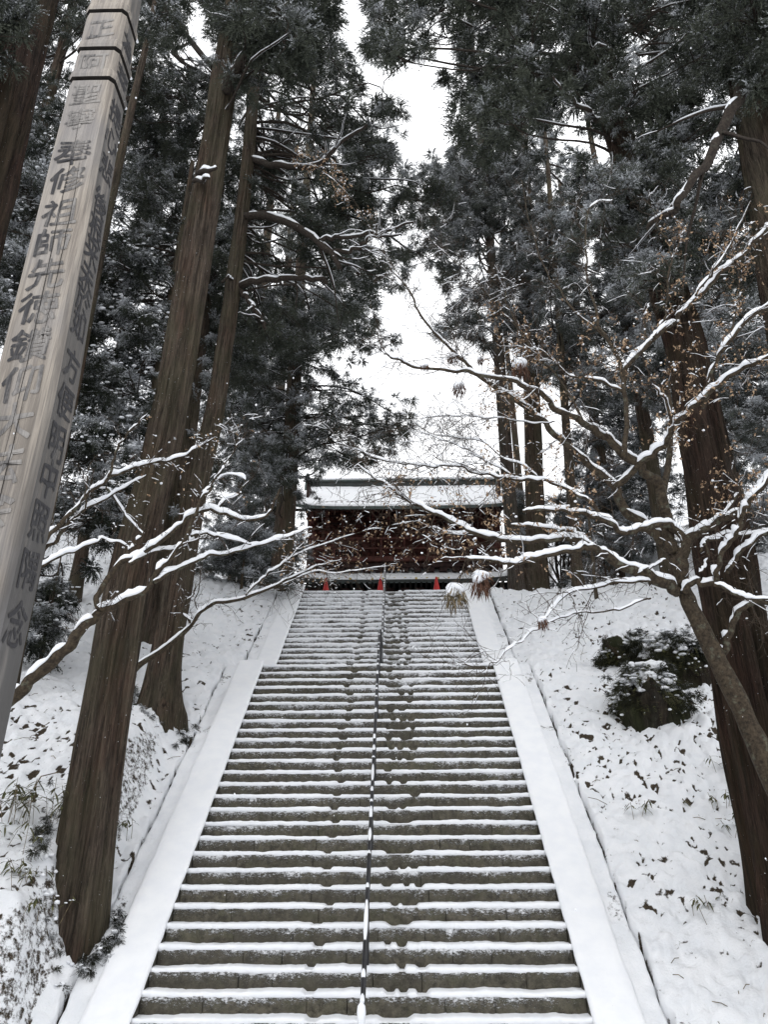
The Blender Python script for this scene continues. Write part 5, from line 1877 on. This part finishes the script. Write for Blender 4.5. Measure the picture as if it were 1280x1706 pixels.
# bamboo grass clumps
G_SA = 'bamboo grass clumps on the banks'
def sasa(px, py, n, L, lab, D=None):
    c = ground(px, py) if D is None else at(px, py, D)
    c = np.array([c[0], c[1], H(c[0], c[1]) + .02])
    t = thing('bamboo_grass', c, lab, 'bamboo grass', G_SA)
    g = np.random.default_rng(int(px*3 + py))
    b, k, s_ = MB(), MB(), MB()
    for i in range(n):
        o = c + np.append(g.normal(size=2)*L*.8, 0)
        h = L*g.uniform(.5, 1.3)
        top_ = o + np.array([g.normal()*.06, g.normal()*.06, h])
        k.tube(np.stack([o - [0, 0, .1], (o + top_)/2 + g.normal(size=3)*.01, top_]), .003, 4, cap=False)
        for j in range(g.integers(4, 8)):
            a = g.uniform(0, 2*math.pi)
            d = np.array([math.cos(a), math.sin(a), g.uniform(-.9, .25)]); d /= np.linalg.norm(d)
            l, w = L*g.uniform(.45, .8), .011*g.uniform(.8, 1.5)
            side = np.cross(d, [0, 0, 1.0]); side /= np.linalg.norm(side) + 1e-6
            p = o + (top_ - o)*g.uniform(.5, 1)
            m1, m2, e = p + d*l*.3, p + d*l*.7 + [0, 0, -.04*l], p + d*l + [0, 0, -.22*l]
            b.add(np.array([p, m1 + side*w, m1 - side*w, m2 + side*w*.9, m2 - side*w*.9, e]), [[0, 1, 2], [1, 3, 4], [1, 4, 2], [3, 5, 4]])
            if g.random() < .22: blob(s_, m1 + [0, 0, .008], g.uniform(.012, .028), j, 1.3, .5, 4, 6)
    k.build('stem', M_straw, t)
    tag(b.build('leaves', M_sasa, t, smooth=False), kind='stuff')
    if s_.n: tag(s_.build('leaf_snow', M_snow_fine, t), kind='stuff')
for px, py, n, L, lab in (
    (60, 1365, 20, .30, 'thickest clump of green bamboo grass, at the foot of the largest left cedar'),
    (20, 1420, 12, .28, 'clump of bamboo grass at the left picture edge below the thickest clump'),
    (15, 1350, 7, .24, 'sparse bamboo grass clump at the left edge above the other clumps'),
    (200, 1395, 6, .16, 'tiny tuft of bamboo grass between the left cedar and the kerb'),
    (1225, 1290, 10, .24, 'straggling bamboo grass on the right bank beside the red barked cedar'),
    (1180, 1345, 6, .18, 'low bamboo grass on the right bank left of the straggling clump'),
    (1068, 1365, 5, .18, 'withered stump like tuft of grass in the middle of the right bank'),
    (1165, 1530, 7, .20, 'dark grass tuft beside a hole in the snow low on the right bank'),
    (1235, 1390, 6, .18, 'thin bamboo grass near the base of the red barked cedar'),
    (30, 1480, 12, 0.2, 'dark low ferny bamboo grass on the cut bank at the left edge'),
    (70, 1545, 9, 0.16, 'lowest bamboo grass tuft on the dark cut bank'),
    (1050, 1200, 6, .16, 'bamboo grass poking up just left of the hollow rock')):
    sasa(px, py, n, L, lab)

# withered stalks, leaf bits and sticks everywhere on the banks
b, s_ = MB(), MB()
g = np.random.default_rng(99)
for i in range(2300):
    side = 1 if g.random() < .55 else -1
    y = g.uniform(7.0, 20)
    x = side*(3.05 + g.random()**1.3*5.2)
    if vn(x*.9, y*.9, 14) < .42 and g.random() < .7: continue
    c = np.array([x, y, float(H(x, y))])
    if g.random() < .7:
        blade_tuft(b, c, g.integers(1, 4), .115, .0034, .8, g, .45)
    else:
        a = g.uniform(0, math.pi); l = g.uniform(.05, .25)
        d = np.array([math.cos(a), math.sin(a)*.6, g.uniform(.0, .5)])
        b.tube(np.stack([c + [0, 0, .03], c + d*l*.5 + [0, 0, .05], c + d*l + [0, 0, .03]]), .004, 4, cap=False)
b.tube(np.array([0, 0, 0])[None] + np.array([ground(45, 1335) + [0, 0, .05], ground(65, 1310) + [0, 0, .12], ground(95, 1300) + [0, 0, .1]]), .008, 6)
tag(b.build('undergrowth', M_straw, None, smooth=False), 'withered stalks and sticks poking through the snow of both banks', 'undergrowth', None, 'stuff')

# shrubs in the shade at the left of the gate
for i, (px, py, D_, w, lab) in enumerate(((405, 935, 19.5, .9, 'frosted evergreen shrub left of the upper stair, nearer one'), (455, 905, 23, 1.1, 'frosted evergreen shrub beside the left end of the gate'),
                                          (1010, 945, 23, 1.0, 'frosted evergreen shrub on the slope right of the gate'),
                                          (925, 880, 26, 1.0, 'frosted evergreen shrub seen low between the slender trunks right of the gate'),
                                          (950, 835, 28, 1.0, 'pale frosted shrub highest on the slope between the slender trunks'))):
    q = at(px, py, D_)
    B = np.array([q[0], D_, H(q[0], D_)])
    t = Tree('evergreen_shrub', B, lab, 'shrub', 'shrubs near the gate', M_bark, M_fol_far, seed=80 + i)
    t.trunk(B + np.array([0, 0, 2.0]), .05, .015, 8, .1, .2, 12)
    t.fill([(px - 55, py - 60), (px + 55, py - 60), (px + 60, py + 40), (px - 60, py + 40)], 16, .8, .5, 12, 31, 0.106, 0.0147, .58, seed=80 + i)
    t.done()

# ------------------------------------------------------------------ snowflakes in the air
g = np.random.default_rng(5)
b = MB()
n = 2600
X = np.stack([g.uniform(-6, 7, n), g.uniform(1.6, 18, n), g.uniform(.2, 16, n)], -1)
R = g.uniform(.0022, .0046, n)
o = np.array([[1,0,0],[-1,0,0],[0,1,0],[0,-1,0],[0,0,1.4],[0,0,-1.4]])
F = np.array([[0,2,4],[2,1,4],[1,3,4],[3,0,4],[2,0,5],[1,2,5],[3,1,5],[0,3,5]])
V = X[:, None] + o[None]*R[:, None, None]
b.add(V.reshape(-1, 3), (np.arange(n)[:, None, None]*6 + F[None]).reshape(-1, 3))
tag(b.build('falling_snow', M_snow_slab), 'fine snowflakes drifting down through the air in front of the trees', 'snowflakes', None, 'stuff')

tot = sum(len(o.data.polygons) for o in bpy.data.objects if o.type == 'MESH')
print('FACES', tot, 'OBJECTS', len(bpy.data.objects))
